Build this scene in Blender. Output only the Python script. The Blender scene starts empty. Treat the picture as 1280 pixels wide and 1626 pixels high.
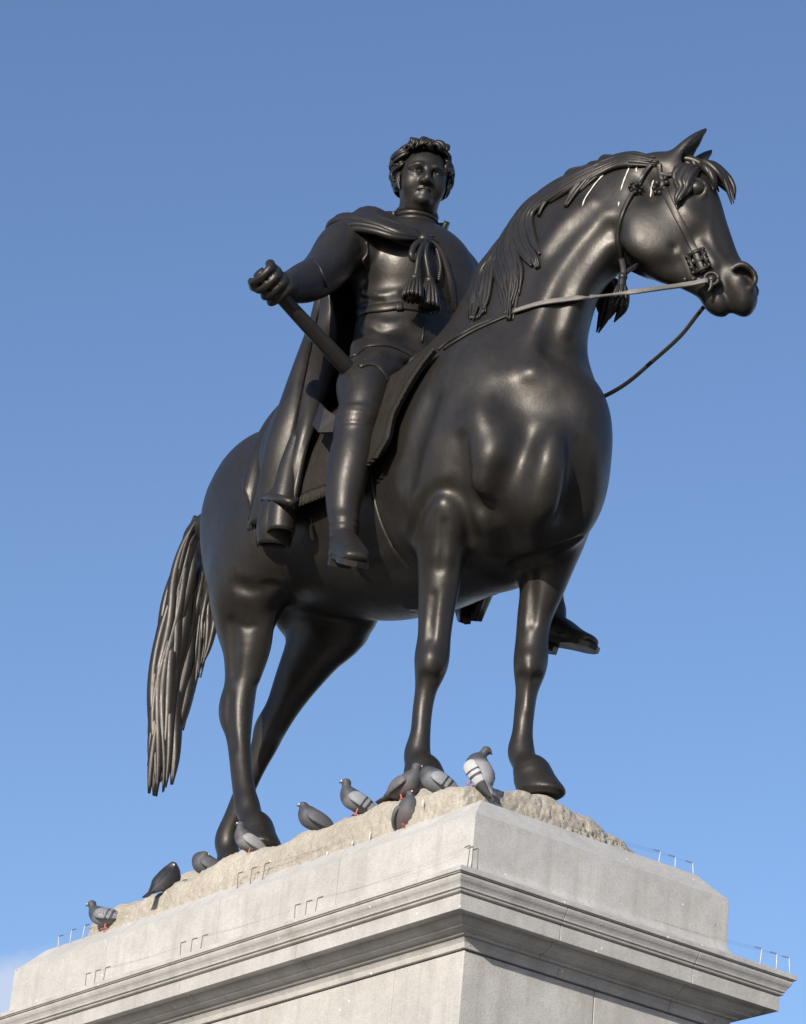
import bpy, bmesh, math, random
import numpy as np
from mathutils import Vector, Matrix

scene = bpy.context.scene
COL = scene.collection

# ------------------------------------------------------------------ camera
cam = bpy.data.cameras.new('camera'); cam_ob = bpy.data.objects.new('camera', cam); COL.objects.link(cam_ob)
cam.sensor_fit = 'HORIZONTAL'; cam.sensor_width = 36.0; cam.lens = 140.817
cam.clip_start = 0.1; cam.clip_end = 6000
def cam_matrix(loc, az, pitch, roll):
    az, pitch, roll = map(math.radians, (az, pitch, roll))
    fw = Vector((math.cos(az)*math.cos(pitch), math.sin(az)*math.cos(pitch), math.sin(pitch)))
    r0 = Vector((math.sin(az), -math.cos(az), 0)); u0 = r0.cross(fw)
    r = math.cos(roll)*r0+math.sin(roll)*u0; u = -math.sin(roll)*r0+math.cos(roll)*u0
    m = Matrix((r, u, -fw)).transposed().to_4x4(); m.translation = loc
    return m
cam_ob.matrix_world = cam_matrix((-12.6167, -15.2796, -6.7232), 54.94152, 24.62128, 5.60078)
scene.camera = cam_ob

# ------------------------------------------------------------------ sky and sun
SUN_ELEV = math.radians(19.0)
SUN_DIR = Vector((-.885*math.cos(SUN_ELEV), -.466*math.cos(SUN_ELEV), math.sin(SUN_ELEV))).normalized()   # towards the sun
CLOUD_OFF = (0.0, 1.3, 0.0)
world = bpy.data.worlds.new('World'); scene.world = world; world.use_nodes = True
nt = world.node_tree; N = nt.nodes; Lk = nt.links
for n_ in list(N): N.remove(n_)
out = N.new('ShaderNodeOutputWorld'); bg = N.new('ShaderNodeBackground'); sky = N.new('ShaderNodeTexSky')
sky.sky_type = 'NISHITA'; sky.sun_disc = False; sky.sun_elevation = SUN_ELEV
sky.sun_rotation = math.atan2(SUN_DIR.x, SUN_DIR.y); sky.altitude = 20; sky.air_density = 1.0; sky.dust_density = .7; sky.ozone_density = 4.0
bg.inputs['Strength'].default_value = .136
tcw = N.new('ShaderNodeTexCoord'); mpw = N.new('ShaderNodeMapping'); mpw.inputs['Location'].default_value = CLOUD_OFF
nzw = N.new('ShaderNodeTexNoise'); nzw.inputs['Scale'].default_value = 7.0; nzw.inputs['Detail'].default_value = 8; nzw.inputs['Roughness'].default_value = .5
szw = N.new('ShaderNodeSeparateXYZ'); mlw = N.new('ShaderNodeMath'); mlw.operation = 'MULTIPLY_ADD'; mlw.inputs[1].default_value = -.17     # ragged top of a low cloud bank
mrw = N.new('ShaderNodeMapRange'); mrw.interpolation_type = 'SMOOTHSTEP'; mrw.inputs['From Min'].default_value = .188; mrw.inputs['From Max'].default_value = .172; mrw.inputs['To Min'].default_value = 0; mrw.inputs['To Max'].default_value = .5
mxw = N.new('ShaderNodeMix'); mxw.data_type = 'RGBA'
Lk.new(tcw.outputs['Generated'], mpw.inputs['Vector']); Lk.new(mpw.outputs[0], nzw.inputs['Vector']); Lk.new(tcw.outputs['Generated'], szw.inputs[0])
Lk.new(nzw.outputs['Fac'], mlw.inputs[0]); Lk.new(szw.outputs[2], mlw.inputs[2]); Lk.new(mlw.outputs[0], mrw.inputs['Value'])
tnw = N.new('ShaderNodeMix'); tnw.data_type = 'RGBA'; tnw.blend_type = 'MULTIPLY'; tnw.inputs[0].default_value = 1; tnw.inputs[7].default_value = (1.07, .985, 1.0, 1); Lk.new(sky.outputs[0], tnw.inputs[6])
Lk.new(mrw.outputs[0], mxw.inputs[0]); Lk.new(tnw.outputs[2], mxw.inputs[6]); mxw.inputs[7].default_value = (5.0, 5.0, 5.2, 1)      # fair-weather cloud low over the roofs
Lk.new(mxw.outputs[2], bg.inputs['Color']); Lk.new(bg.outputs[0], out.inputs['Surface'])
sun = bpy.data.lights.new('sun', 'SUN'); sun.energy = 4.35; sun.angle = math.radians(.53); sun.color = (1.0, .93, .82)
sun_ob = bpy.data.objects.new('sun', sun); COL.objects.link(sun_ob)
sun_ob.rotation_euler = SUN_DIR.to_track_quat('Z', 'Y').to_euler(); sun_ob.location = (-30, -20, 20)
vs = scene.view_settings
vs.view_transform = 'Standard'; vs.look = 'None'; vs.exposure = 0.3; vs.gamma = 1.0; vs.use_curve_mapping = False
scene.cycles.max_bounces = 6

# ------------------------------------------------------------------ object helpers
def tag(o, label=None, cat=None, group=None, kind=None):
    for k_, v_ in (('label', label), ('category', cat), ('group', group), ('kind', kind)):
        if v_: o[k_] = v_
    return o
def empty(name, loc=(0, 0, 0)):
    o = bpy.data.objects.new(name, None); COL.objects.link(o); o.location = loc; o.empty_display_size = .2
    return o
def obj(name, V, Fc, mat, parent=None, smooth=True):
    """one mesh object; vertices are in scene coordinates and moved into the frame of its parent"""
    V = np.asarray(V, float)
    if parent is not None: V = V-np.array(world_loc(parent))
    me = bpy.data.meshes.new(name)
    if isinstance(Fc, np.ndarray):
        m = Fc.shape[1]
        me.vertices.add(len(V)); me.vertices.foreach_set('co', V.astype(np.float32).ravel())
        me.loops.add(Fc.size); me.loops.foreach_set('vertex_index', Fc.astype(np.int32).ravel())
        me.polygons.add(len(Fc)); me.polygons.foreach_set('loop_start', (np.arange(len(Fc))*m).astype(np.int32))
        me.update(calc_edges=True); me.validate()
    else:
        me.from_pydata([tuple(v) for v in V], [], Fc); me.update()
    me.polygons.foreach_set('use_smooth', [smooth]*len(me.polygons))
    o = bpy.data.objects.new(name, me); COL.objects.link(o)
    if mat: me.materials.append(mat)
    if parent is not None: o.parent = parent
    return o
def world_loc(o):
    p = Vector((0, 0, 0))
    while o is not None: p = p+Vector(o.location); o = o.parent
    return p

# ------------------------------------------------------------------ sculpting helpers (distance fields meshed by surface nets)
def nrm(v):
    v = np.asarray(v, float); return v/(np.linalg.norm(v)+1e-12)

class Vol:
    def __init__(s, lo, hi, h):
        s.lo = np.array(lo, float); s.h = h
        s.n = np.ceil((np.array(hi, float)-s.lo)/h).astype(int)+1
        s.ax = [(s.lo[i]+h*np.arange(s.n[i])).astype(np.float32) for i in range(3)]
        s.F = np.full(tuple(s.n), .6, np.float32)
    def win(s, lo, hi):
        a = np.clip(np.floor((np.asarray(lo)-s.lo)/s.h).astype(int), 0, s.n-1)
        b = np.clip(np.ceil((np.asarray(hi)-s.lo)/s.h).astype(int)+1, a+1, s.n)
        return tuple(slice(a[i], b[i]) for i in range(3))
    def grid(s, w):
        return s.ax[0][w[0]][:, None, None], s.ax[1][w[1]][None, :, None], s.ax[2][w[2]][None, None, :]
    def put(s, w, d, k, sub=False):
        A = s.F[w]
        if sub:
            d = -d
            if k > 0:
                hh = np.maximum(k-np.abs(A-d), 0)/k
                s.F[w] = np.maximum(A, d)+hh*hh*k*.25
            else: s.F[w] = np.maximum(A, d)
        else:
            if k > 0:
                hh = np.maximum(k-np.abs(A-d), 0)/k
                s.F[w] = np.minimum(A, d)-hh*hh*k*.25
            else: s.F[w] = np.minimum(A, d)
    def ell(s, c, r, k=.05, ax=None, sub=False):
        """ellipsoid: centre, radii, blend, axes given as (u, v) vectors"""
        c = np.asarray(c, float); r = np.broadcast_to(np.asarray(r, float), (3,))
        M = np.eye(3)
        if ax is not None:
            u = nrm(ax[0]); v = np.asarray(ax[1], float); v = nrm(v-u*(u@v)); M = np.stack([u, v, np.cross(u, v)])
        ext = np.sqrt(((M*r[:, None])**2).sum(0))+k+.05
        w = s.win(c-ext, c+ext); x, y, z = s.grid(w)
        x = x-np.float32(c[0]); y = y-np.float32(c[1]); z = z-np.float32(c[2])
        k1 = k2 = 0
        for i in range(3):
            q = x*np.float32(M[i, 0])+y*np.float32(M[i, 1])+z*np.float32(M[i, 2])
            e = (q/np.float32(r[i]))**2
            k1 = k1+e; k2 = k2+e/np.float32(r[i]**2)
        k1 = np.sqrt(k1); k2 = np.sqrt(k2)+1e-6
        s.put(w, k1*(k1-1)/k2, k, sub)
    def loft(s, secs, side=(1, 0, 0), k=.08, n=5, sub=False, p=2.0, caps=True):
        """tube of elliptic sections: each (pos, a, b[, b2[, side]]) : a along side, b / b2 along +/- the third axis"""
        P = np.array([q[0] for q in secs], float)
        rad = np.array([[q[1], q[2], q[3] if len(q) > 3 and q[3] else q[2]] for q in secs], float)
        sd = np.array([nrm(q[4]) if len(q) > 4 else nrm(side) for q in secs])
        V = np.concatenate([P, rad, sd], 1)
        V = crom(V, n)
        P, rad, sd = V[:, :3], np.maximum(V[:, 3:6], 1e-3), V[:, 6:9]
        R = rad.max(1); mg = k+.06
        lo = (P-R[:, None]).min(0)-mg; hi = (P+R[:, None]).max(0)+mg
        w = s.win(lo, hi)
        T = np.full(s.F[w].shape, .6, np.float32)
        o0 = np.array([q.start for q in w])
        for i in range(len(P)-1):
            a, b = P[i], P[i+1]; d = b-a; L = np.linalg.norm(d)
            if L < 1e-6: continue
            t_ = d/L; rr = max(R[i], R[i+1])+mg
            w2 = s.win(np.minimum(a, b)-rr, np.maximum(a, b)+rr)
            w2 = tuple(slice(max(w2[j].start, w[j].start), min(w2[j].stop, w[j].stop)) for j in range(3))
            if any(q.stop <= q.start for q in w2): continue
            x, y, z = s.grid(w2)
            sv = (sd[i]+sd[i+1])/2; sv = nrm(sv-t_*(sv@t_)); ov = np.cross(t_, sv)
            x = x-np.float32(a[0]); y = y-np.float32(a[1]); z = z-np.float32(a[2])
            al = x*np.float32(t_[0])+y*np.float32(t_[1])+z*np.float32(t_[2])
            t = np.clip(al/np.float32(L), 0, 1)
            S = x*np.float32(sv[0])+y*np.float32(sv[1])+z*np.float32(sv[2])
            O = x*np.float32(ov[0])+y*np.float32(ov[1])+z*np.float32(ov[2])
            E = al-t*np.float32(L)
            ra = np.float32(rad[i, 0])+t*np.float32(rad[i+1, 0]-rad[i, 0])
            rb = np.float32(rad[i, 1])+t*np.float32(rad[i+1, 1]-rad[i, 1])
            rc = np.float32(rad[i, 2])+t*np.float32(rad[i+1, 2]-rad[i, 2])
            rb = np.where(O > 0, rb, rc)
            rm = np.minimum(ra, rb)
            e1 = S*S/(ra*ra); e2 = O*O/(rb*rb); e3 = E*E/(rm*rm)
            if p == 2.0:
                k1 = np.sqrt(e1+e2+e3)
            else:
                k1 = (e1**(p/2)+e2**(p/2)+e3**(p/2))**(1/p)
            k2 = np.sqrt(e1/(ra*ra)+e2/(rb*rb)+e3/(rm*rm))+1e-6
            dd = np.where(k1 > .2, (k1-1)*np.minimum(k1/k2, 4), -rm)
            q = tuple(slice(w2[j].start-o0[j], w2[j].stop-o0[j]) for j in range(3))
            T[q] = np.minimum(T[q], dd)
        s.put(w, T, k, sub)
    def cut_below(s, c, r, z0):
        w = s.win((c[0]-r, c[1]-r, z0-.5), (c[0]+r, c[1]+r, z0+.1)); z = s.grid(w)[2]
        s.F[w] = np.maximum(s.F[w], np.float32(z0)-z)
    def sample(s, P):
        q = (np.asarray(P, float)-s.lo)/s.h
        q = np.clip(q, 0, s.n-1.001); i = q.astype(int); f = q-i
        out = 0
        for dx in (0, 1):
            for dy in (0, 1):
                for dz in (0, 1):
                    wt = (f[:, 0] if dx else 1-f[:, 0])*(f[:, 1] if dy else 1-f[:, 1])*(f[:, 2] if dz else 1-f[:, 2])
                    out = out+wt*s.F[i[:, 0]+dx, i[:, 1]+dy, i[:, 2]+dz]
        return out
    def grad(s, P):
        P = np.asarray(P, float); e = s.h*1.2; g = []
        for j in range(3):
            o = np.zeros(3); o[j] = e
            g.append(s.sample(P+o)-s.sample(P-o))
        g = np.stack(g, 1); return g/(np.linalg.norm(g, axis=1, keepdims=True)+1e-9)
    def snap(s, P, off=0.0, it=14):
        """walk points onto the surface, then out by off"""
        P = np.array(P, float)
        for _ in range(it):
            g = s.grad(P); P = P-g*np.clip(s.sample(P), -.15, .15)[:, None]*.8
        g = s.grad(P)
        return P+g*off, g
    def smooth(s, it=1):
        for _ in range(it):
            for a in range(3):
                F = s.F; sl = [slice(None)]*3
                c = [slice(None)]*3; c[a] = slice(1, -1); l = [slice(None)]*3; l[a] = slice(0, -2); r = [slice(None)]*3; r[a] = slice(2, None)
                G = F.copy(); G[tuple(c)] = .5*F[tuple(c)]+.25*(F[tuple(l)]+F[tuple(r)]); s.F = G
    def mesh(s, relax=2):
        F = s.F; n = s.n; nc = n-1
        neg = F < 0
        ncell = int(nc[0]*nc[1]*nc[2])
        st = np.array([nc[1]*nc[2], nc[2], 1])
        keys = []; poss = []; quads = []
        for a in range(3):
            A = [slice(None)]*3; B = [slice(None)]*3
            A[a] = slice(0, -1); B[a] = slice(1, None)
            cr = neg[tuple(A)] != neg[tuple(B)]
            ii = np.stack(np.nonzero(cr), 1)
            v0 = F[tuple(A)][cr].astype(float); v1 = F[tuple(B)][cr].astype(float)
            t = v0/(v0-v1); ps = ii.astype(float); ps[:, a] += t
            b, c = (a+1) % 3, (a+2) % 3
            ok = (ii[:, b] > 0) & (ii[:, c] > 0) & (ii[:, b] < nc[b]) & (ii[:, c] < nc[c])
            ii = ii[ok]; ps = ps[ok]; flip = v0[ok] < 0
            ring = []
            for db, dc in ((-1, -1), (0, -1), (0, 0), (-1, 0)):
                q = ii.copy(); q[:, b] += db; q[:, c] += dc
                kx = q@st; ring.append(kx); keys.append(kx); poss.append(ps)
            Q = np.stack(ring, 1); Q[~flip] = Q[~flip][:, ::-1]; quads.append(Q)
        keys = np.concatenate(keys); poss = np.concatenate(poss); Q = np.concatenate(quads)
        u, inv = np.unique(keys, return_inverse=True)
        cnt = np.bincount(inv).astype(float)
        V = np.stack([np.bincount(inv, poss[:, j])/cnt for j in range(3)], 1)
        Q = np.searchsorted(u, Q)
        V = V*s.h+s.lo
        if relax:
            E = np.concatenate([Q[:, [0, 1]], Q[:, [1, 2]], Q[:, [2, 3]], Q[:, [3, 0]]])
            m = len(V); deg = np.bincount(E[:, 0], minlength=m)+np.bincount(E[:, 1], minlength=m)
            def avg(V):
                return np.stack([np.bincount(E[:, 0], V[E[:, 1], j], m)+np.bincount(E[:, 1], V[E[:, 0], j], m) for j in range(3)], 1)/deg[:, None]
            for _ in range(relax):
                V = V+.6*(avg(V)-V); V = V-.35*(avg(V)-V)
        return V, Q

def crom(P, n):
    """Catmull-Rom resampling of rows, n steps a span"""
    P = np.asarray(P, float)
    if len(P) < 3 or n < 2:
        if n < 2: return P
        t = np.linspace(0, 1, n+1)[:, None]; return P[0]*(1-t)+P[1]*t
    Q = np.concatenate([[2*P[0]-P[1]], P, [2*P[-1]-P[-2]]]); out = []
    for i in range(1, len(Q)-2):
        a, b, c, d = Q[i-1], Q[i], Q[i+1], Q[i+2]
        for j in range(n):
            t = j/n
            out.append(.5*((2*b)+(c-a)*t+(2*a-5*b+4*c-d)*t*t+(3*b-a-3*c+d)*t**3))
    out.append(Q[-2]); return np.array(out)

def tube(P, W, T=None, nrmv=None, m=8, n=6, power=1.0):
    """closed tapering tube along P; W half-width, T half-thickness along nrmv; returns (V, F)"""
    P = np.asarray(P, float); W = np.asarray(W, float); T = W if T is None else np.asarray(T, float)
    if nrmv is None: nrmv = np.tile((0.31, .52, .79), (len(P), 1))
    nrmv = np.broadcast_to(np.asarray(nrmv, float), (len(P), 3))
    A_ = np.concatenate([P, W[:, None], T[:, None], nrmv], 1)
    if n > 1: A_ = crom(A_, n)
    P, W, T, nv = A_[:, :3], np.maximum(A_[:, 3], 1e-4), np.maximum(A_[:, 4], 1e-4), A_[:, 5:8]
    tg = np.gradient(P, axis=0); tg /= np.linalg.norm(tg, axis=1, keepdims=True)+1e-9
    nv = nv-tg*(nv*tg).sum(1, keepdims=True); nv /= np.linalg.norm(nv, axis=1, keepdims=True)+1e-9
    bv = np.cross(tg, nv)
    a = np.arange(m)*2*math.pi/m
    ca, sa = np.cos(a), np.sin(a)
    if power != 1.0: ca = np.sign(ca)*np.abs(ca)**power; sa = np.sign(sa)*np.abs(sa)**power
    V = P[:, None, :]+bv[:, None, :]*(W[:, None]*ca)[:, :, None]+nv[:, None, :]*(T[:, None]*sa)[:, :, None]
    L = len(P); V = V.reshape(-1, 3)
    i = np.arange(L-1)[:, None]*m; j = np.arange(m)[None]; j2 = (j+1) % m
    F = np.stack([i+j, i+j2, i+m+j2, i+m+j], -1).reshape(-1, 4)
    Vn = np.concatenate([V, P[:1], P[-1:]])
    c0, c1 = len(V), len(V)+1
    F = [tuple(f) for f in F]+[(c0, (q+1) % m, q) for q in range(m)]+[(c1, (L-1)*m+q, (L-1)*m+(q+1) % m) for q in range(m)]
    return Vn, F

class Bag:
    """collects pieces of one mesh"""
    def __init__(s): s.V = []; s.F = []; s.n = 0
    def add(s, VF):
        V, F = VF; s.V.append(np.asarray(V, float)); s.F += [tuple(int(i)+s.n for i in f) for f in F]; s.n += len(V); return s
    def build(s, name, m, parent=None, smooth=True):
        return obj(name, np.concatenate(s.V), s.F, m, parent, smooth)

def box(c, sz, M=None):
    c = np.asarray(c, float); h = np.asarray(sz, float)/2
    V = np.array([[x, y, z] for x in (-1, 1) for y in (-1, 1) for z in (-1, 1)])*h
    if M is not None: V = V@np.asarray(M, float)
    return V+c, [(0, 1, 3, 2), (4, 6, 7, 5), (0, 4, 5, 1), (2, 3, 7, 6), (0, 2, 6, 4), (1, 5, 7, 3)]

def ball(c, r, ax=None, nu=14, nv=10):
    c = np.asarray(c, float); r = np.broadcast_to(np.asarray(r, float), (3,)); M = np.eye(3)
    if ax is not None:
        u = nrm(ax[0]); v = np.asarray(ax[1], float); v = nrm(v-u*(u@v)); M = np.stack([u, v, np.cross(u, v)])
    V = [(0, 0, 1)]
    for i in range(1, nv):
        t = math.pi*i/nv
        for j in range(nu):
            f = 2*math.pi*j/nu; V.append((math.sin(t)*math.cos(f), math.sin(t)*math.sin(f), math.cos(t)))
    V.append((0, 0, -1)); V = np.array(V)*r@M+c; F = []
    for j in range(nu): F.append((0, 1+j, 1+(j+1) % nu)); F.append((len(V)-1, 1+(nv-2)*nu+(j+1) % nu, 1+(nv-2)*nu+j))
    for i in range(nv-2):
        for j in range(nu):
            a = 1+i*nu+j; b = 1+i*nu+(j+1) % nu; F.append((a, a+nu, b+nu, b))
    return V, F

# ------------------------------------------------------------------ materials
def mat(name):
    m = bpy.data.materials.new(name); m.use_nodes = True
    nt = m.node_tree; b = nt.nodes['Principled BSDF']
    return m, nt, b
def node(nt, typ, ins=None, **kw):
    n = nt.nodes.new(typ)
    for k_, v_ in kw.items(): setattr(n, k_, v_)
    for k_, v_ in (ins or {}).items():
        if isinstance(v_, bpy.types.NodeSocket): nt.links.new(v_, n.inputs[k_])
        else: n.inputs[k_].default_value = v_
    return n
def ramp(nt, fac, stops):
    n = nt.nodes.new('ShaderNodeValToRGB'); nt.links.new(fac, n.inputs['Fac'])
    el = n.color_ramp.elements
    while len(el) < len(stops): el.new(.5)
    for e, (p_, c_) in zip(el, stops): e.position = p_; e.color = (*c_, 1) if len(c_) == 3 else c_
    return n.outputs['Color']
def mixc(nt, fac, a, b, mode='MIX'):
    n = nt.nodes.new('ShaderNodeMix'); n.data_type = 'RGBA'; n.blend_type = mode
    for sock, v_ in ((n.inputs[0], fac), (n.inputs[6], a), (n.inputs[7], b)):
        if isinstance(v_, bpy.types.NodeSocket): nt.links.new(v_, sock)
        elif isinstance(v_, (int, float)): sock.default_value = v_
        else: sock.default_value = (*v_, 1)
    return n.outputs[2]
def noise(nt, vec, scale, detail=4, rough=.55, dist=0):
    n = node(nt, 'ShaderNodeTexNoise', {'Scale': scale, 'Detail': detail, 'Roughness': rough, 'Distortion': dist})
    nt.links.new(vec, n.inputs['Vector']); return n.outputs['Fac']
def bump(nt, h, dist, strength=1.0, normal=None):
    n = node(nt, 'ShaderNodeBump', {'Height': h, 'Distance': dist, 'Strength': strength})
    if normal: nt.links.new(normal, n.inputs['Normal'])
    return n.outputs['Normal']
def gcoord(nt):
    return node(nt, 'ShaderNodeNewGeometry').outputs['Position']
def vmul(nt, v, s):
    return node(nt, 'ShaderNodeVectorMath', {0: v, 1: s}, operation='MULTIPLY').outputs[0]

def bronze(name, c0, c1, r0, r1, spec=.42, weave=0):
    m, nt, b = mat(name); P = gcoord(nt)
    big = noise(nt, P, 1.6, 5, .6); fine = noise(nt, P, 14, 5, .6)
    run = noise(nt, vmul(nt, P, (9, 9, 1.1)), 1.0, 4, .6)                       # rain runs down the patina
    col = mixc(nt, ramp(nt, big, [(.3, (0, 0, 0)), (.7, (1, 1, 1))]), c0, c1)
    col = mixc(nt, ramp(nt, run, [(.52, (0, 0, 0)), (.75, (.5, .5, .5))]), col, tuple(x*1.7 for x in c1))
    col = mixc(nt, .4, col, mixc(nt, fine, tuple(x*.5 for x in c0), tuple(x*1.5 for x in c1)))
    nt.links.new(col, b.inputs['Base Color'])
    rr = node(nt, 'ShaderNodeMapRange', {'Value': noise(nt, P, 4, 8, .72), 'From Min': .3, 'From Max': .7, 'To Min': r0, 'To Max': r1}).outputs[0]
    nt.links.new(rr, b.inputs['Roughness'])
    b.inputs['Metallic'].default_value = 0.0; b.inputs['Specular IOR Level'].default_value = spec; b.inputs['Specular Tint'].default_value = (1.0, .94, .88, 1)
    nm = bump(nt, noise(nt, P, 7, 4, .55), 0.012, .32)                              # uneven casting
    nm = bump(nt, noise(nt, P, 60, 4, .65), .003, .22, nm)
    if weave: nm = bump(nt, noise(nt, vmul(nt, P, (30, 90, 90)), 1.0, 3, .6), .012, .8, nm)
    nt.links.new(nm, b.inputs['Normal'])
    return m
BRONZE = bronze('bronze patina', (.0118, .0107, .0098), (.0210, .0186, .0162), .35, .50, .46)
BRONZE_CLOTH = bronze('bronze cloth', (.017, .0145, .012), (.031, .026, .021), .46, .6, .25, 1)

# ------------------------------------------------------------------ the bronze horse
STATUE = empty('equestrian_statue', (0, 2.6, .8))
tag(STATUE, 'dark bronze rider in a cloak on a standing horse, on top of the granite pedestal', 'statue')
HV = Vol((-1.0, -.95, .55), (1.25, 5.75, 6.35), .0165)
hd = nrm((math.sin(math.radians(45)), -math.cos(math.radians(45)), 0)); hn = np.array([-.70710678, -.70710678, 0])   # head: forward, towards its right
# trunk  (down, up)
def tr(y, top, bot, hw, f=.52):
    zc = bot+(top-bot)*f; return ((0, y, zc), hw, zc-bot, top-zc)
HV.loft([tr(.98, 4.0, 2.74, .46), tr(1.3, 4.2, 2.52, .60), tr(1.75, 4.45, 2.46, .66), tr(2.3, 4.45, 2.46, .71, .48), tr(2.9, 4.25, 2.58, .77, .46), tr(3.4, 4.2, 2.74, .77, .48),
         tr(3.8, 4.28, 2.88, .74, .52), tr(4.15, 4.32, 3.1, .64, .55), tr(4.42, 4.2, 3.3, .48, .55)], k=.1, p=2.2, n=8)
for s in (-1, 1):
    HV.ell((s*.34, 4.12, 3.74), (.39, .62, .60), .25)                      # croup and buttock
    HV.ell((s*.30, 4.42, 3.45), (.29, .34, .60), .2)
    HV.ell((s*.40 if s < 0 else .37, 1.55, 3.40), (.34, .52, .80), .25, ax=((1, 0, 0), (0, 1, .35)))     # shoulder
    HV.ell((s*.31 if s < 0 else .26, 1.12, 3.28), (.26 if s < 0 else .23, .32, .46), .2)                      # point of the shoulder
    HV.ell((s*.22 if s < 0 else .19, .98, 3.0), (.24, .28, .40), .15)                      # breast
# neck (crest, throat)
HV.loft([((0, 1.66, 4.02), .50, .70, .82), ((0, 1.36, 4.60), .36, .66, .73), ((.05, 1.08, 4.96), .28, .60, .58, (1, .1, 0)), ((.14, .80, 5.18), .24, .52, .50, (1, .4, 0)), ((.25, .50, 5.22), .21, .44, .42, (1, .8, 0))], k=.2, n=10)
# right fore (front, back)
HV.loft([((-.44, 1.50, 3.2), .27, .34, .34), ((-0.430, 1.564, 2.725), .20, .25, .25), ((-0.420, 1.572, 2.580), .165, .205, .21), ((-0.400, 1.588, 2.293), .142, .175, .18), ((-0.390, 1.605, 2.103), .125, .15, .16), ((-0.380, 1.619, 1.900), .115, .135, .135),
         ((-0.380, 1.625, 1.736), .128, .135, .13), ((-0.380, 1.627, 1.639), .118, .12, .12), ((-0.380, 1.658, 1.492), .082, .085, .092), ((-0.380, 1.678, 1.324), .074, .078, .085), ((-0.380, 1.676, 1.157), .074, .08, .088), ((-0.380, 1.693, 1.018), .095, .098, .108), ((-0.380, 1.676, 0.952), .09, .095, .11), ((-0.380, 1.636, 0.877), .085, .09, .09)], k=.12, n=4)
# left fore
HV.loft([((.40, 1.40, 3.2), .27, .34, .34), ((0.390, 1.306, 2.855), .21, .26, .25), ((0.380, 1.338, 2.658), .185, .23, .22), ((0.370, 1.369, 2.462), .155, .19, .18), ((0.360, 1.420, 2.248), .125, .15, .145), ((0.360, 1.437, 2.079), .115, .135, .13),
         ((0.360, 1.431, 1.899), .128, .135, .13), ((0.360, 1.434, 1.801), .118, .12, .12), ((0.360, 1.446, 1.658), .085, .088, .092), ((0.360, 1.456, 1.495), .077, .08, .086), ((0.360, 1.458, 1.326), .077, .082, .09), ((0.360, 1.457, 1.195), .098, .10, .115), ((0.360, 1.411, 1.098), .092, .095, .10), ((0.360, 1.345, 1.015), .09, .095, .09)], k=.12, n=4)
# right hind
HV.loft([((-.36, 4.15, 3.75), .33, .5, .45), ((-.40, 4.14, 3.3), .31, .47, .44), ((-.42, 4.10, 2.98), .26, .38, .35), ((-0.420, 4.104, 2.696), .21, .31, .28), ((-0.410, 4.071, 2.450), .165, .24, .195), ((-0.400, 4.084, 2.176), .118, .165, .155), ((-0.400, 4.098, 2.027), .12, .165, .19), ((-0.400, 4.095, 1.921), .118, .16, .18), ((-0.400, 4.047, 1.763), .1, .13, .12),
         ((-0.400, 4.002, 1.622), .086, .105, .105), ((-0.400, 3.919, 1.371), .08, .1, .102), ((-0.400, 3.842, 1.190), .085, .1, .11), ((-0.400, 3.788, 1.087), .098, .105, .12), ((-0.400, 3.729, 0.993), .09, .095, .1), ((-0.400, 3.669, 0.900), .09, .1, .09)], k=.12, n=4)
# left hind, stretched back
HV.loft([((.36, 4.15, 3.75), .33, .5, .45), ((.38, 4.06, 3.3), .32, .5, .5), ((.36, 4.02, 2.98), .28, .46, .42), ((0.340, 4.162, 2.791), .22, .34, .34), ((0.320, 4.380, 2.516), .17, .21, .23), ((0.270, 4.490, 2.258), .125, .15, .17), ((0.240, 4.576, 2.098), .118, .14, .18), ((0.220, 4.595, 1.979), .105, .125, .14),
         ((0.200, 4.688, 1.781), .084, .1, .1), ((0.200, 4.809, 1.585), .08, .1, .1), ((0.200, 4.897, 1.404), .084, .1, .105), ((0.200, 4.964, 1.249), .098, .105, .12), ((0.200, 4.933, 1.137), .09, .095, .1), ((0.200, 4.856, 1.016), .09, .1, .09)], k=.12, n=4)
# hooves
def hoof(top, fwd, lean=0.0, hgt=.2):
    top = np.array(top, float); f = nrm(fwd); sd = nrm(np.cross((0, 0, 1), f))
    HV.loft([(top+f*.0+np.array([0, 0, .0]), .118, .118), (top+f*.055+np.array([0, 0, -.09]), .142, .15), (top+f*.11+np.array([0, 0, -hgt]), .165, .178), (top+f*.165+np.array([0, 0, -hgt-.09]), .188, .205)], side=tuple(sd), k=.02, n=4)
    HV.cut_below(top+f*.1, .34, top[2]-hgt)
    HV.loft([(top+f*-.01+np.array([0, 0, .015]), .124, .124), (top+f*.01+np.array([0, 0, -.02]), .137, .137)], side=tuple(sd), k=.04, n=2)
for tp, fw in (((-0.380, 1.611, 0.852), (-.05, -1, 0)), ((0.360, 1.321, 0.991), (.12, -1, 0)), ((-0.400, 3.648, 0.875), (-.1, -1, 0)), ((0.200, 4.852, 0.994), (.1, -1, 0))):
    hoof(tp, fw)
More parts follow.
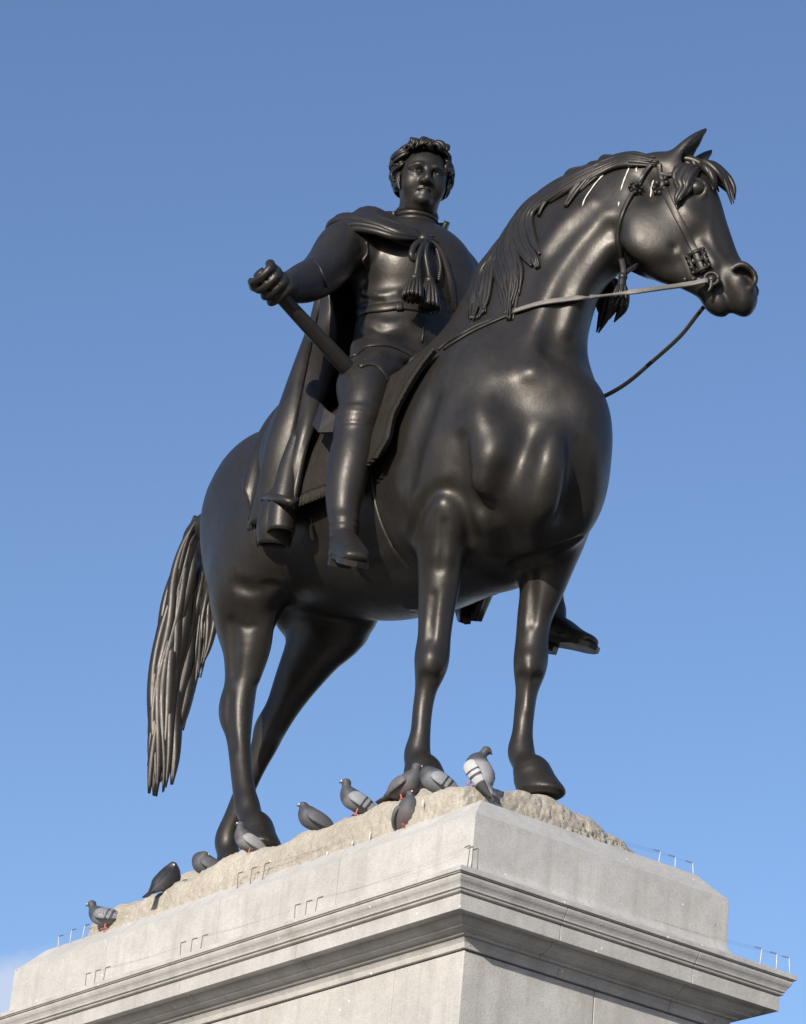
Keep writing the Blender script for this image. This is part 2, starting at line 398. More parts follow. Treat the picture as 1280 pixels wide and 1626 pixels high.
# head
HV.loft([((0.391, 0.256, 5.445), .16, .16), ((0.466, 0.181, 5.387), .19, .205), ((0.499, 0.148, 5.203), .205, .25), ((0.532, 0.116, 5.016), .18, .26), ((0.598, 0.050, 4.815), .15, .24), ((0.674, -0.027, 4.674), .135, .195), ((0.742, -0.095, 4.570), .14, .165), ((0.769, -0.122, 4.529), .14, .15)], side=tuple(hn), k=.1, n=8)
HV.ell((0.335, 0.312, 5.515), (.15, .2, .14), .12, ax=(hn, hd))
HV.loft([((0.310, 0.337, 4.815), .10, .12), ((0.400, 0.248, 4.700), .11, .12), ((0.487, 0.160, 4.633), .10, .095), ((0.587, 0.060, 4.556), .09, .085)], side=tuple(hn), k=.1, n=6)      # lower jaw
hz = np.array([0, 0, 1.0])
for s in (1, -1):
    def hp(p, o): return np.array(p)+hn*((s-1)*o)     # p lies o to the right of the middle; mirrored for s = -1
    HV.ell(hp((0.243, 0.228, 4.913), .125), (.08, .23, .24), .12, ax=(hn, hd))                 # jowl
    HV.loft([(hp((0.303, 0.111, 5.212), .165), .03, .05), (hp((0.376, 0.017, 5.076), .18), .035, .06), (hp((0.441, -0.027, 4.990), .165), .03, .05)], side=tuple(hn), k=.07)   # cheek bone
    HV.ell(hp((0.419, -0.033, 5.255), .185), (.07, .105, .085), .06, ax=(hn, hd))               # socket mound
    HV.ell(hp((0.430, -0.065, 4.837), .20), (.045, .07, .05), .06, ax=(hn, hd), sub=True)       # hollow below the cheek bone
    HV.ell(hp((0.336, 0.071, 4.584), .17), (.05, .12, .05), .06, ax=(hn, hd+hz*-.5), sub=True)  # groove of the lower jaw
    HV.ell(hp((0.564, -0.065, 4.666), .105), (.05, .10, .09), .06, ax=(hn, hd))                 # cheek before the bit
    HV.loft([(hp((0.333, -0.018, 5.246), .235), .02, .022), (hp((0.357, -0.056, 5.294), .245), .024, .026), (hp((0.409, -0.094, 5.300), .235), .024, .026), (hp((0.474, -0.109, 5.258), .2), .02, .022)], side=tuple(hn), k=.03)    # brow
HV.loft([((0.783, -0.135, 4.508), .135, .10), ((0.817, -0.170, 4.446), .125, .10), ((0.819, -0.172, 4.373), .105, .075)], side=tuple(hn), k=.05)     # upper lip
HV.loft([((0.648, -0.001, 4.474), .10, .09), ((0.683, -0.035, 4.412), .11, .105), ((0.717, -0.070, 4.350), .085, .06)], side=tuple(hn), k=.05)       # lower lip and chin
for s in (1, -1):
    def hp(p, o): return np.array(p)+hn*((s-1)*o)
    HV.loft([(hp((0.562, -0.127, 4.490), .15), .05, .014), (hp((0.616, -0.174, 4.426), .145), .06, .016), (hp((0.655, -0.191, 4.331), .13), .07, .016), (hp((0.711, -0.162, 4.261), .07), .08, .018)], side=tuple(hn), k=.02, sub=True)     # mouth
HV.loft([(np.array((0.761, -0.114, 4.278))+hn*.2, .012, .02), (np.array((0.761, -0.114, 4.278))-hn*.2, .012, .02)], side=tuple(hd), k=.03, sub=True)
HV.smooth(2)
def ridge(P, r, k=.08, sink=.5):
    Q, g = HV.snap(P, 0); HV.loft([(q-gg*rr*sink, rr, rr) for q, gg, rr in zip(Q, g, r)], k=k, n=5)
def groove(P, r, k=.06, out=.45):
    Q, g = HV.snap(P, 0); HV.loft([(q+gg*rr*out, rr, rr) for q, gg, rr in zip(Q, g, r)], k=k, n=5, sub=True)
def both(P): return P, [(-p[0], p[1], p[2]) for p in P]
ridge([(0.002, 0.511, 5.033), (-0.083, 0.626, 4.820), (-0.161, 0.726, 4.598), (-0.233, 0.804, 4.309), (-0.296, 0.823, 4.005), (-0.381, 0.747, 3.738)], [.05, .07, .08, .08, .06, .02], .18, .82)
ridge([(0.050, 0.520, 4.854), (-0.017, 0.594, 4.659), (-0.078, 0.664, 4.424), (-0.098, 0.720, 4.175)], [.04, .06, .06, .03], .15, .82)
groove([(0.049, 0.508, 4.955), (-0.025, 0.598, 4.779), (-0.104, 0.695, 4.546), (-0.154, 0.762, 4.247), (-0.209, 0.792, 3.950)], [.03, .045, .05, .045, .02], .13, .66)
ridge([(-0.068, 0.610, 5.205), (-0.159, 0.778, 5.074), (-0.231, 0.909, 4.854)], [.05, .08, .05], .12, .75)
ridge([(-0.653, 0.891, 3.305), (-0.644, 0.911, 3.205), (-0.642, 0.892, 3.084)], [.12, .15, .12], .22, .80)            # shoulder point
ridge([(-0.595, 0.889, 2.936), (-0.543, 0.959, 2.869)], [.09, .08], .18, .8)
          # between the breast muscles
ridge([(-0.468, 1.013, 2.838), (-0.342, 1.134, 2.722), (-0.176, 1.270, 2.623)], [.06, .11, .08], .2, .78)                    # breast muscles
ridge([(-0.229, 0.663, 2.985), (-0.168, 0.752, 2.738), (-0.010, 1.027, 2.606)], [.06, .12, .09], .2, .8)
groove([(-0.242, 0.579, 3.453), (-0.364, 0.674, 3.414), (-0.493, 0.767, 3.423)], [.10, .14, .10], .28, .78)
ridge([(-0.206, 0.596, 3.140), (-0.199, 0.653, 2.943), (-0.175, 0.745, 2.758)], [.05, .09, .06], .2, .82)
groove([(-0.362, 0.735, 3.185), (-0.368, 0.809, 2.958), (-0.330, 0.943, 2.741), (-0.157, 1.223, 2.640)], [.02, .06, .085, .07], .17, .58)
groove([(-0.075, 0.544, 3.151), (-0.022, 0.627, 2.948), (0.048, 0.761, 2.768)], [.02, .05, .03], .22, .8)
HV.smooth(3)
# ears
for s, pts in ((1, ((0.349, 0.185, 5.489), (0.385, 0.135, 5.582), (0.440, 0.066, 5.696), (0.530, -0.017, 5.864))), (-1, ((0.555, 0.220, 5.517), (0.592, 0.197, 5.589), (0.632, 0.156, 5.666), (0.682, 0.100, 5.779)))):
    pts = [np.array(p) for p in pts]
    HV.loft([(pts[0], .085, .085), (pts[1], .085, .08), (pts[2], .07, .062), (pts[3], .008, .008)], side=tuple(hn), k=.05, n=6)
    op = hd*.052+hn*s*.022-hz*.02
    HV.loft([(pts[0]+op*1.5, .02, .02), (pts[1]+op*1.15, .055, .05), (pts[2]+op*.95, .05, .042), (pts[3]+op*.3, .004, .004)], side=tuple(hn), k=.012, n=6, sub=True)
groove([(-0.564, 1.703, 2.656), (-0.625, 1.531, 2.782), (-0.596, 1.341, 2.863), (-0.475, 1.251, 2.787), (-0.330, 1.323, 2.671)], [.02, .03, .034, .034, .03], .10, .55)   # top of the right forearm
ridge([(-0.626, 1.345, 2.738), (-0.562, 1.366, 2.618), (-0.521, 1.418, 2.450)], [.08, .1, .06], .12, .7)
groove([(-0.577, 1.356, 2.634), (-0.531, 1.403, 2.491), (-0.494, 1.457, 2.322)], [.02, .022, .015], .04, .45)
groove([(0.065, 1.327, 2.558), (0.114, 1.161, 2.604), (0.175, 0.988, 2.623), (0.276, 0.908, 2.663)], [.05, .055, .055, .05], .05, .35)           # below the left breast
groove([(0.215, 1.303, 2.516), (0.264, 1.329, 2.340), (0.288, 1.355, 2.132)], [.025, .03, .02], .05, .4)
groove([(-0.483, 1.521, 2.147), (-0.461, 1.554, 1.968), (-0.459, 1.550, 1.821)], [.02, .025, .02], .04, .4)
for q in (((-0.465, 1.505, 1.657)), ((0.266, 1.316, 1.828))): ridge([q, (q[0], q[1], q[2]-.07)], [.06, .055], .08, .6)        # knees
groove([(-0.462, 1.568, 1.549), (-0.396, 1.550, 1.555), (-0.332, 1.550, 1.595)], [.018, .02, .018], .04, .4)
groove([(0.275, 1.415, 1.730), (0.296, 1.337, 1.697), (0.389, 1.341, 1.747)], [.018, .02, .018], .04, .4)
HV.ell((-.56, 3.80, 3.22), (.22, .36, .44), .25)
HV.ell((-.50, 4.0, 2.95), (.2, .3, .3), .2)
                                            # stifle of the near hind leg
groove([(-0.683, 3.811, 2.831), (-0.610, 3.714, 2.805), (-0.546, 3.613, 2.819)], [.03, .04, .03], .07, .45)
groove([(-0.540, 3.932, 2.572), (-0.505, 3.910, 2.550), (-0.470, 3.879, 2.569)], [.018, .022, .015], .02, .35)
groove([(-0.494, 4.056, 2.023), (-0.477, 4.044, 1.791), (-0.460, 3.973, 1.572)], [.02, .03, .025], .05, .4)                        # hock tendon
groove([(0.246, 1.416, 0.942), (0.233, 1.343, 0.930)], [.02, .015], .02, .3)
groove([(-0.661, 1.103, 3.173), (-0.579, 1.132, 2.987), (-0.503, 1.108, 2.856), (-0.370, 1.091, 2.773)], [.015, .03, .03, .015], .16, .74)      # edge of the shoulder
groove([(-0.709, 1.428, 3.571), (-0.726, 1.531, 3.292), (-0.692, 1.636, 3.034)], [.03, .06, .04], .16, .7)
ridge([(0.263, 1.305, 1.766), (0.314, 1.368, 1.652), (0.330, 1.381, 1.466)], [.015, .018, .012], .04, .6)
ridge([(-0.380, 3.795, 2.623), (-0.353, 3.897, 2.421), (-0.365, 3.948, 2.193)], [.03, .035, .02], .08, .7)
groove([(-0.579, 4.001, 2.589), (-0.525, 4.025, 2.401), (-0.479, 4.036, 2.206)], [.025, .035, .02], .08, .55)
groove([(0.471, 0.397, 4.702), (0.457, 0.275, 4.766), (0.330, 0.107, 4.785)], [.012, .016, .01], .04, .5)
ridge([(0.387, 0.072, 4.752), (0.447, 0.050, 4.663), (0.520, 0.069, 4.569)], [.014, .018, .012], .035, .6)
ridge([(0.515, -0.096, 4.993), (0.533, -0.098, 4.893), (0.562, -0.128, 4.767), (0.622, -0.163, 4.694)], [.010, .013, .012, .008], .03, .55)
ridge([(0.478, -0.040, 4.830), (0.513, -0.090, 4.740), (0.558, -0.128, 4.639)], [.014, .018, .012], .035, .6)
groove([(0.596, -0.128, 4.628), (0.632, -0.149, 4.530), (0.672, -0.165, 4.452)], [.012, .016, .012], .035, .5)
HV.smooth(1)
for tp, fw in (((-0.380, 1.611, 0.852), (-.05, -1, 0)), ((0.360, 1.321, 0.991), (.12, -1, 0)), ((-0.400, 3.648, 0.875), (-.1, -1, 0)), ((0.200, 4.852, 0.994), (.1, -1, 0))):
    c = np.array(tp)+nrm(fw)*.012; HV.loft([(c+(0, 0, .008), .122, .124), (c+nrm(fw)*.008-(0, 0, .022), .140, .142)], side=tuple(nrm(np.cross((0, 0, 1), nrm(fw)))), k=.02, n=2)
    HV.cut_below(np.array(tp)+nrm(fw)*.1, .34, tp[2]-.2)
for s in (1, -1):
    def hp(p, o): return np.array(p)+hn*((s-1)*o)
    HV.ell(hp((0.732, -0.212, 4.594), .09), (.065, .075, .10), .04, ax=(hn, hd))                # nostril wing
    HV.loft([(hp((0.692, -0.221, 4.600), .125), .04, .03), (hp((0.724, -0.253, 4.595), .125), .06, .038), (hp((0.771, -0.272, 4.566), .105), .06, .038), (hp((0.776, -0.270, 4.516), .10), .045, .028)], side=tuple(hn), k=.015, sub=True)
    HV.loft([(hp((0.678, -0.200, 4.639), .12), .018, .018), (hp((0.715, -0.252, 4.661), .13), .02, .02), (hp((0.779, -0.287, 4.615), .11), .022, .022), (hp((0.810, -0.290, 4.549), .09), .022, .022), (hp((0.783, -0.277, 4.475), .10), .022, .022)], k=.03)
    HV.ell(hp((0.386, -0.071, 5.225), .235), (.035, .08, .068), .015, ax=(hn, hd), sub=True)      # eye opening
    HV.loft([(hp((0.562, -0.127, 4.490), .15), .045, .013), (hp((0.616, -0.174, 4.426), .145), .06, .016), (hp((0.655, -0.191, 4.331), .13), .07, .016), (hp((0.711, -0.162, 4.261), .07), .08, .018)], side=tuple(hn), k=.025, sub=True)     # mouth
HV.loft([(np.array((0.761, -0.114, 4.278))+hn*.2, .012, .02), (np.array((0.761, -0.114, 4.278))-hn*.2, .012, .02)], side=tuple(hd), k=.04, sub=True)
V_, Q_ = HV.mesh()
HORSE = obj('horse', V_, Q_, BRONZE, STATUE)
print('horse', len(V_))
for s in (1, -1):
    e = np.array((0.423, -0.028, 5.254))+hn*(s-1)*.178
    ob = Bag().add(ball(e, (.075, .075, .07), (hn, hd))).build('eye', BRONZE, HORSE)

# ------------------------------------------------------------------ mane, forelock and tail: locks of modelled hair
rng = random.Random(7)
def lock(bag, P, w, t, nv, count=5, spread=.6, tip=.12, wob=.15, m=7, n=6):
    """a lock of parallel strands that part towards the tip; P points, w half-width of the lock, t strand radius"""
    P = np.asarray(P, float); nv = np.broadcast_to(np.asarray(nv, float), P.shape)
    tg = np.gradient(P, axis=0); tg /= np.linalg.norm(tg, axis=1, keepdims=True)
    sd = np.cross(tg, nv); sd /= np.linalg.norm(sd, axis=1, keepdims=True)+1e-9
    L = len(P); u = np.linspace(0, 1, L)
    for c in range(count):
        o = (c-(count-1)/2)/max(1, (count-1)/2) if count > 1 else 0
        ln = 1-.22*abs(o)*rng.random()-.1*rng.random()
        prof = np.clip(np.sin(np.pi*np.clip(u*.80+.13, 0, 1)), .05, 1)
        off = o*w*prof*(1+rng.uniform(-.15, .15))+wob*w*np.sin(u*rng.uniform(4, 8)+rng.uniform(0, 6))
        lift = t*(.9-.7*abs(o))+t*.5*rng.random()
        Q = P+sd*off[:, None]+nv*lift
        rr = t*np.clip(1.15-u**2*(1-tip), tip, 1.2)*rng.uniform(.85, 1.2)*np.clip(.06+u*4.5, 0, 1)
        k_ = max(3, int(round(L*ln))) if ln < .93 else L
        Q = Q[:k_]; rr = rr[:k_].copy(); rr[-1] = t*tip
        bag.add(tube(Q, rr*1.25, rr, nv[:k_], m=m, n=n))
def on_neck(P, off=.015):
    Q, g = HV.snap(P, off); return Q, g
mane = Bag()
for P, w in (([(0.225, 0.183, 5.467), (0.141, 0.362, 5.534), (0.076, 0.546, 5.556), (-0.015, 0.662, 5.467), (-0.082, 0.751, 5.339), (-0.132, 0.787, 5.197)], .055),
             ([(0.217, 0.218, 5.494), (0.134, 0.375, 5.541), (0.085, 0.535, 5.561), (-0.019, 0.696, 5.491), (-0.100, 0.847, 5.409), (-0.146, 0.988, 5.317), (-0.183, 1.033, 5.194)], .06),
             ([(0.111, 0.494, 5.571), (0.002, 0.650, 5.513), (-0.084, 0.833, 5.443), (-0.147, 1.022, 5.369), (-0.183, 1.141, 5.293), (-0.214, 1.138, 5.132)], .06),
             ([(-0.017, 0.661, 5.487), (-0.098, 0.888, 5.433), (-0.166, 1.115, 5.344), (-0.213, 1.190, 5.191), (-0.248, 1.075, 4.940), (-0.247, 0.954, 4.774), (-0.233, 0.924, 4.683)], .07),
             ([(-0.100, 0.886, 5.437), (-0.149, 1.156, 5.385), (-0.182, 1.312, 5.270), (-0.248, 1.217, 5.024), (-0.264, 1.055, 4.818), (-0.248, 0.975, 4.713)], .07),
             ([(-0.148, 1.022, 5.385), (-0.163, 1.266, 5.314), (-0.231, 1.312, 5.140), (-0.278, 1.274, 4.925), (-0.312, 1.136, 4.669), (-0.331, 1.095, 4.459), (-0.362, 1.061, 4.249)], .075),
             ([(-0.165, 1.132, 5.352), (-0.200, 1.302, 5.237), (-0.265, 1.302, 5.023), (-0.309, 1.173, 4.765), (-0.312, 1.087, 4.570), (-0.344, 1.083, 4.370)], .06),
             ([(-0.163, 1.266, 5.314), (-0.216, 1.364, 5.167), (-0.280, 1.350, 4.954), (-0.331, 1.226, 4.696), (-0.346, 1.139, 4.497), (-0.355, 1.092, 4.317)], .065),
             ([(-0.196, 1.320, 5.224), (-0.245, 1.374, 5.050), (-0.295, 1.458, 4.882), (-0.363, 1.425, 4.679), (-0.396, 1.390, 4.492), (-0.445, 1.361, 4.328)], .08),
             ([(-0.231, 1.354, 5.113), (-0.262, 1.454, 5.004), (-0.280, 1.586, 4.901), (-0.361, 1.518, 4.678), (-0.397, 1.473, 4.507), (-0.444, 1.410, 4.358)], .08),
             ([(-0.266, 1.345, 5.013), (-0.298, 1.474, 4.914), (-0.332, 1.521, 4.778), (-0.379, 1.402, 4.541), (-0.414, 1.308, 4.374)], .06)):
    Q, g = on_neck(P, .004); Q[:, 2] += .01*np.linspace(1, 0, len(Q)); lock(mane, Q, w*1.1, .019, g, count=9, wob=.16, tip=.2); lock(mane, Q-g*.012, w*.9, .026, g, count=4, wob=.1, tip=.3)
for j in range(1, 9):                                                # hair lying over the crest and falling down its far side
    t = j/8; a = np.array([.33, .42, 5.66])*(1-t)+np.array([0.02, 1.75, 5.2])*t; a[2] += .27*math.sin(math.pi*t*.9); a[1] -= .1*math.sin(math.pi*t)
    P = [a+np.array([-.06, -.10, -.02]), a+np.array([.02, .05, .02]), a+np.array([.14, .18, -.06]), a+np.array([.22, .26, -.24]), a+np.array([.24, .34, -.45])]
    Q, g = on_neck(P, .012); lock(mane, Q, .09, .028, g, count=6, wob=.2)
lock(mane, [(0.400, 0.930, 4.880), (0.420, 0.883, 4.751), (0.440, 0.896, 4.641), (0.440, 0.943, 4.535), (0.420, 1.011, 4.424)], .075, .035, (-.6, -.8, 0), count=5)
MANE = mane.build('mane', BRONZE, HORSE)
fl = Bag()
for P, w in (([(0.481, 0.110, 5.515), (0.533, 0.029, 5.504), (0.589, -0.054, 5.416), (0.631, -0.097, 5.320), (0.669, -0.120, 5.176)], .055),
             ([(0.527, 0.149, 5.541), (0.599, 0.077, 5.563), (0.694, 0.010, 5.489), (0.736, -0.032, 5.392), (0.734, -0.058, 5.262)], .05),
             ([(0.468, 0.038, 5.479), (0.489, -0.040, 5.412), (0.498, -0.091, 5.319), (0.507, -0.100, 5.244)], .04)):
    lock(fl, P, w, .03, nrm(hd*.8+hz*.6), count=5, wob=.15)
for P, w in (([(0.467, 0.038, 5.490), (0.364, 0.015, 5.413), (0.309, 0.013, 5.291), (0.318, -0.010, 5.221), (0.288, 0.006, 5.129), (0.284, 0.024, 5.071)], .035),
             ([(0.488, 0.018, 5.479), (0.378, -0.014, 5.375), (0.332, -0.017, 5.278), (0.325, -0.017, 5.200), (0.296, -0.002, 5.098)], .03),
             ([(0.460, 0.074, 5.523), (0.344, 0.049, 5.418), (0.294, 0.056, 5.346), (0.284, 0.052, 5.254)], .03)):
    lock(fl, P, w, .024, hn, count=4, wob=.2)
for i in range(10):
    a = np.array((0.440, 0.122, 5.535))+hd*rng.uniform(-.06, .08)+hn*rng.uniform(-.12, .06)+hz*rng.uniform(-.02, .03)
    d_ = hd*rng.uniform(.05, .16)+hn*rng.uniform(-.1, .14)-hz*rng.uniform(.02, .1)
    fl.add(tube([a-d_*.3, a+d_*.3+hz*.03, a+d_, a+d_*1.5-hz*.08], [.02, .032, .03, .006], n=5))
fl.build('forelock', BRONZE, HORSE)
# tail
tail = Bag()
root = np.array([-.02, 4.62, 4.02])
def tpath(e, px):                                                 # from the dock to a hanging end
    return px
outer = [(-0.220, 5.308, 4.042), (-0.280, 5.381, 3.870), (-0.300, 5.468, 3.573), (-0.320, 5.503, 3.263), (-0.320, 5.525, 2.930), (-0.320, 5.520, 2.483), (-0.320, 5.475, 2.032), (-0.300, 5.441, 1.576)]
inner = [(-0.060, 5.439, 4.080), (-0.060, 5.449, 3.851), (-0.050, 5.462, 3.569), (-0.050, 5.459, 3.282), (-0.060, 5.466, 2.942), (-0.100, 5.418, 2.553), (-0.140, 5.372, 2.143), (-0.200, 5.345, 1.712)]
outer = np.array(outer); inner = np.array(inner)
vv = nrm((-.52, -.74, -.42))
core = (outer*.5+inner*.5); core = crom(core, 2); ncore = len(core); uc = np.linspace(0, 1, ncore); wd = np.linalg.norm(crom(outer, 2)-crom(inner, 2), axis=1)/2
tail.add(tube(core-vv*.05, wd*np.clip(1.0-.05*uc, .2, 1)*np.clip((1.02-uc)*5, .05, .92), .06*np.clip((1.02-uc)*6, .05, 1)*np.clip(.4+uc*3, 0, 1), np.tile(-vv, (ncore, 1)), m=18, n=3))
for i in range(130):
    f = (i+rng.random())/95 if i < 95 else rng.random(); back = i >= 112
    P = outer*(1-f)+inner*f
    P = crom(P, 2); L = len(P); u = np.linspace(0, 1, L)
    dep = .05+.05*math.sin(math.pi*min(1, max(0, f)))
    P = P+vv*((-.06 if back else dep)*np.clip(u*3, 0, 1)*np.clip((1.15-u)*2, .3, 1))[:, None]*rng.uniform(.75, 1.15)
    ph = rng.uniform(0, 6) if i % 4 == 0 else ph
    fq = rng.uniform(8, 13) if i % 4 == 0 else fq
    offk = rng.uniform(-.03, .04) if i % 4 == 0 else offk
    P = P+np.array([.79, -.6, 0])*((.020+.008*(i % 3))*np.sin(u*fq+ph)*(.3+u)+offk*u)[:, None]
    if i % 4 == 0: lnk = rng.uniform(.70, .98) if f > .4 else rng.uniform(.86, 1.02)
    ln = lnk+rng.uniform(-.03, .03)
    k_ = min(L, max(6, int(round(L*ln)))); P = P[:k_]; u = np.linspace(0, 1, k_)
    r_ = rng.uniform(.026, .048)*np.clip((1-u**7)**.8, .10, 1)*np.clip(.35+u*1.4, 0, 1.35)
    tail.add(tube(P, r_*1.15, r_*.9, np.tile(-vv, (k_, 1)), m=7, n=3))
for tp in ([(-0.060, 5.321, 3.639), (-0.060, 5.222, 3.382), (-0.060, 5.206, 3.123), (-0.060, 5.239, 2.880), (-0.060, 5.271, 2.632)], [(-0.080, 5.358, 3.643), (-0.080, 5.342, 3.296), (-0.080, 5.361, 2.851), (-0.080, 5.366, 2.518), (-0.080, 5.390, 2.193)], [(-0.080, 5.347, 3.412), (-0.080, 5.225, 3.178), (-0.080, 5.209, 2.921), (-0.080, 5.221, 2.713)]):
    lock(tail, tp, .05, .022, -vv, count=6, wob=.2, tip=.2)
tail.add(tube([(0, 4.40, 4.12), (-.05, 4.66, 4.06), (-0.140, 5.355, 3.968), (-0.140, 5.465, 3.770), (-0.120, 5.521, 3.449), (-0.120, 5.512, 3.048)], [.1, .13, .12, .11, .10, .04], n=8, m=14))
TAIL = tail.build('tail', BRONZE, HORSE)

DROPS = []
for P in ([(0.149, 0.343, 5.534), (0.149, 0.325, 5.494), (0.132, 0.330, 5.456), (0.145, 0.329, 5.429)], [(0.116, 0.385, 5.483), (0.085, 0.397, 5.372), (0.064, 0.406, 5.269)], [(0.035, 0.561, 5.468), (-0.015, 0.617, 5.366), (-0.066, 0.639, 5.261), (-0.094, 0.647, 5.166)], [(0.230, 0.236, 5.362), (0.248, 0.274, 5.310), (0.234, 0.265, 5.224)], [(0.068, 0.415, 5.172), (0.065, 0.415, 5.128)]):
    Q, g = HV.snap(crom(np.array(P), 3), .004); w_ = np.array([.004+.004*math.sin(i*1.7)**2 for i in range(len(Q))]); w_[0] = w_[-1] = .002
    DROPS.append(tube(Q, w_, w_*.5, g, n=2, m=6))
wm, wnt, wb = mat('droppings'); wb.inputs['Roughness'].default_value = .8
wnt.links.new(mixc(wnt, noise(wnt, gcoord(wnt), 40, 3, .6), (.45, .44, .42), (.82, .81, .78)), wb.inputs['Base Color'])
for d_ in DROPS: Bag().add(d_).build('bird_dropping', wm, HORSE)

# ------------------------------------------------------------------ the bronze rider
RV = Vol((-2.05, 1.05, 1.95), (1.35, 3.75, 6.1), .0145)
rf = nrm((-.20, -.98, 0)); rr_ = nrm((-.98, .20, 0)); up = np.array([0, 0, 1.0])      # chest: front, right
# trunk: coat tight at the waist
RV.loft([((-.02, 2.74, 4.30), .52, .36, .36), ((-.03, 2.74, 4.62), .50, .38, .35), ((-.05, 2.76, 4.86), .46, .36, .30), ((-.06, 2.77, 5.0), .445, .35, .28), ((-.06, 2.79, 5.2), .46, .38, .29), ((-.05, 2.80, 5.42), .49, .42, .31), ((-.03, 2.84, 5.58), .42, .33, .28), ((-.02, 2.88, 5.70), .24, .19, .19)],
        side=tuple(rr_), k=.06, n=8, p=2.2)
RV.ell((-.50, 2.88, 5.48), (.20, .23, .20), .14); RV.ell((.46, 2.78, 5.48), (.20, .23, .20), .14)
RV.ell(np.array([-.03, 2.80, 5.38])+rf*.20, (.34, .2, .26), .2, ax=(rr_, rf))      # chest
# right arm, held out
RV.loft([((-.50, 2.88, 5.46), .19, .20), ((-0.715, 2.840, 5.437), .185, .20), ((-0.937, 2.700, 5.109), .168, .18), ((-1.102, 2.580, 4.906), .155, .165), ((-1.268, 2.480, 4.751), .148, .155), ((-1.416, 2.400, 4.627), .122, .13), ((-1.501, 2.360, 4.566), .108, .115)], side=(0, -1, 0), k=.08, n=6)
# left arm, bent to the reins
RV.loft([((.46, 2.78, 5.46), .2, .2), ((.60, 2.80, 5.2), .17, .18), ((.64, 2.76, 4.93), .15, .15), ((.50, 2.50, 4.76), .13, .13), ((.36, 2.30, 4.70), .10, .10)], k=.08, n=6)
RV.ell((.30, 2.22, 4.70), (.12, .12, .10), .05)
# legs: breeches, then boots
RV.loft([((-.22, 2.74, 4.42), .30, .34), ((-.46, 2.56, 4.25), .26, .29), ((-0.720, 2.330, 4.030), .215, .235), ((-0.800, 2.214, 3.820), .178, .195), ((-0.840, 2.178, 3.635), .15, .16), ((-0.850, 2.191, 3.552), .142, .152)], k=.1, n=6)
RV.loft([((.22, 2.74, 4.42), .30, .34), ((.46, 2.54, 4.25), .26, .29), ((.70, 2.30, 4.02), .215, .235), ((.80, 2.16, 3.82), .175, .19), ((.83, 2.12, 3.65), .148, .158)], k=.1, n=6)
SOLES = []
def boot(P, toe):
    SOLES.append(('sole', np.array(P[4], float), np.array(toe, float)))
    P = [np.array(p, float) for p in P]
    RV.loft([(P[0], .155, .165), (P[1], .158, .178), (P[2], .135, .15), (P[3], .108, .118), (P[4], .105, .115)], k=.03, n=6)
    a = P[4]; toe = np.array(toe, float); heel = a+np.array([0, 0, -.20]); d = toe-heel; L = np.linalg.norm(d); f = d/L; hf = nrm((d[0], d[1], 0)); sd = np.cross(hf, up); nu = np.cross(sd, f)
    RV.loft([(a+(0, 0, .03), .105, .12), (heel+nu*.10-f*.01, .10, .13), (heel+nu*.09+f*L*.35, .105, .085), (toe+nu*.06-f*.12, .118, .058), (toe+nu*.045, .09, .04)], side=tuple(sd), k=.05, n=6)
    RV.loft([(heel-f*.06+nu*.01, .095, .05), (heel+f*.03, .098, .05)], side=tuple(sd), k=.02, n=3)                  # heel
    RV.loft([(heel+f*.1+nu*.03, .105, .022), (toe+nu*.012-f*.10, .122, .022), (toe+nu*.012, .09, .02)], side=tuple(sd), k=.01, n=5)    # sole
RBT = [(-0.850, 2.194, 3.521), (-0.890, 2.170, 3.265), (-0.920, 2.155, 2.992), (-0.930, 2.122, 2.774), (-0.930, 2.099, 2.681)]
boot(RBT, (-1.160, 1.571, 2.189))
boot([(.83, 2.10, 3.62), (.86, 2.06, 3.36), (.87, 2.02, 3.02), (.87, 1.92, 2.66), (.87, 1.90, 2.54)], (0.980, 1.537, 2.226))
for q in (0,):                                                     # boot tops and creases
    c = np.array(RBT[0]); RV.loft([(c+(0, 0, .07), .168, .178), (c+(0, 0, .03), .17, .18)], k=.015, n=3)
for i, (x, y) in enumerate(((546, 838), (546, 848), (546, 858))):
    pass
# coat skirt over the thigh, waist band, folds of the coat
RV.loft([((-0.707, 2.520, 4.405), .05, .16), ((-0.596, 2.400, 4.448), .045, .16), ((-0.405, 2.330, 4.432), .04, .12), ((-0.216, 2.320, 4.420), .03, .06)], side=tuple(nrm((-.3, -.7, .6))), k=.05, n=6)
def rridge(P, r, k=.05, sink=.5):
    Q, g = RV.snap(P, 0); RV.loft([(q-gg*x*sink, x, x) for q, gg, x in zip(Q, g, r)], k=k, n=5)
def rgroove(P, r, k=.04, out=.45):
    Q, g = RV.snap(P, 0); RV.loft([(q+gg*x*out, x, x) for q, gg, x in zip(Q, g, r)], k=k, n=5, sub=True)
RV.smooth(1)
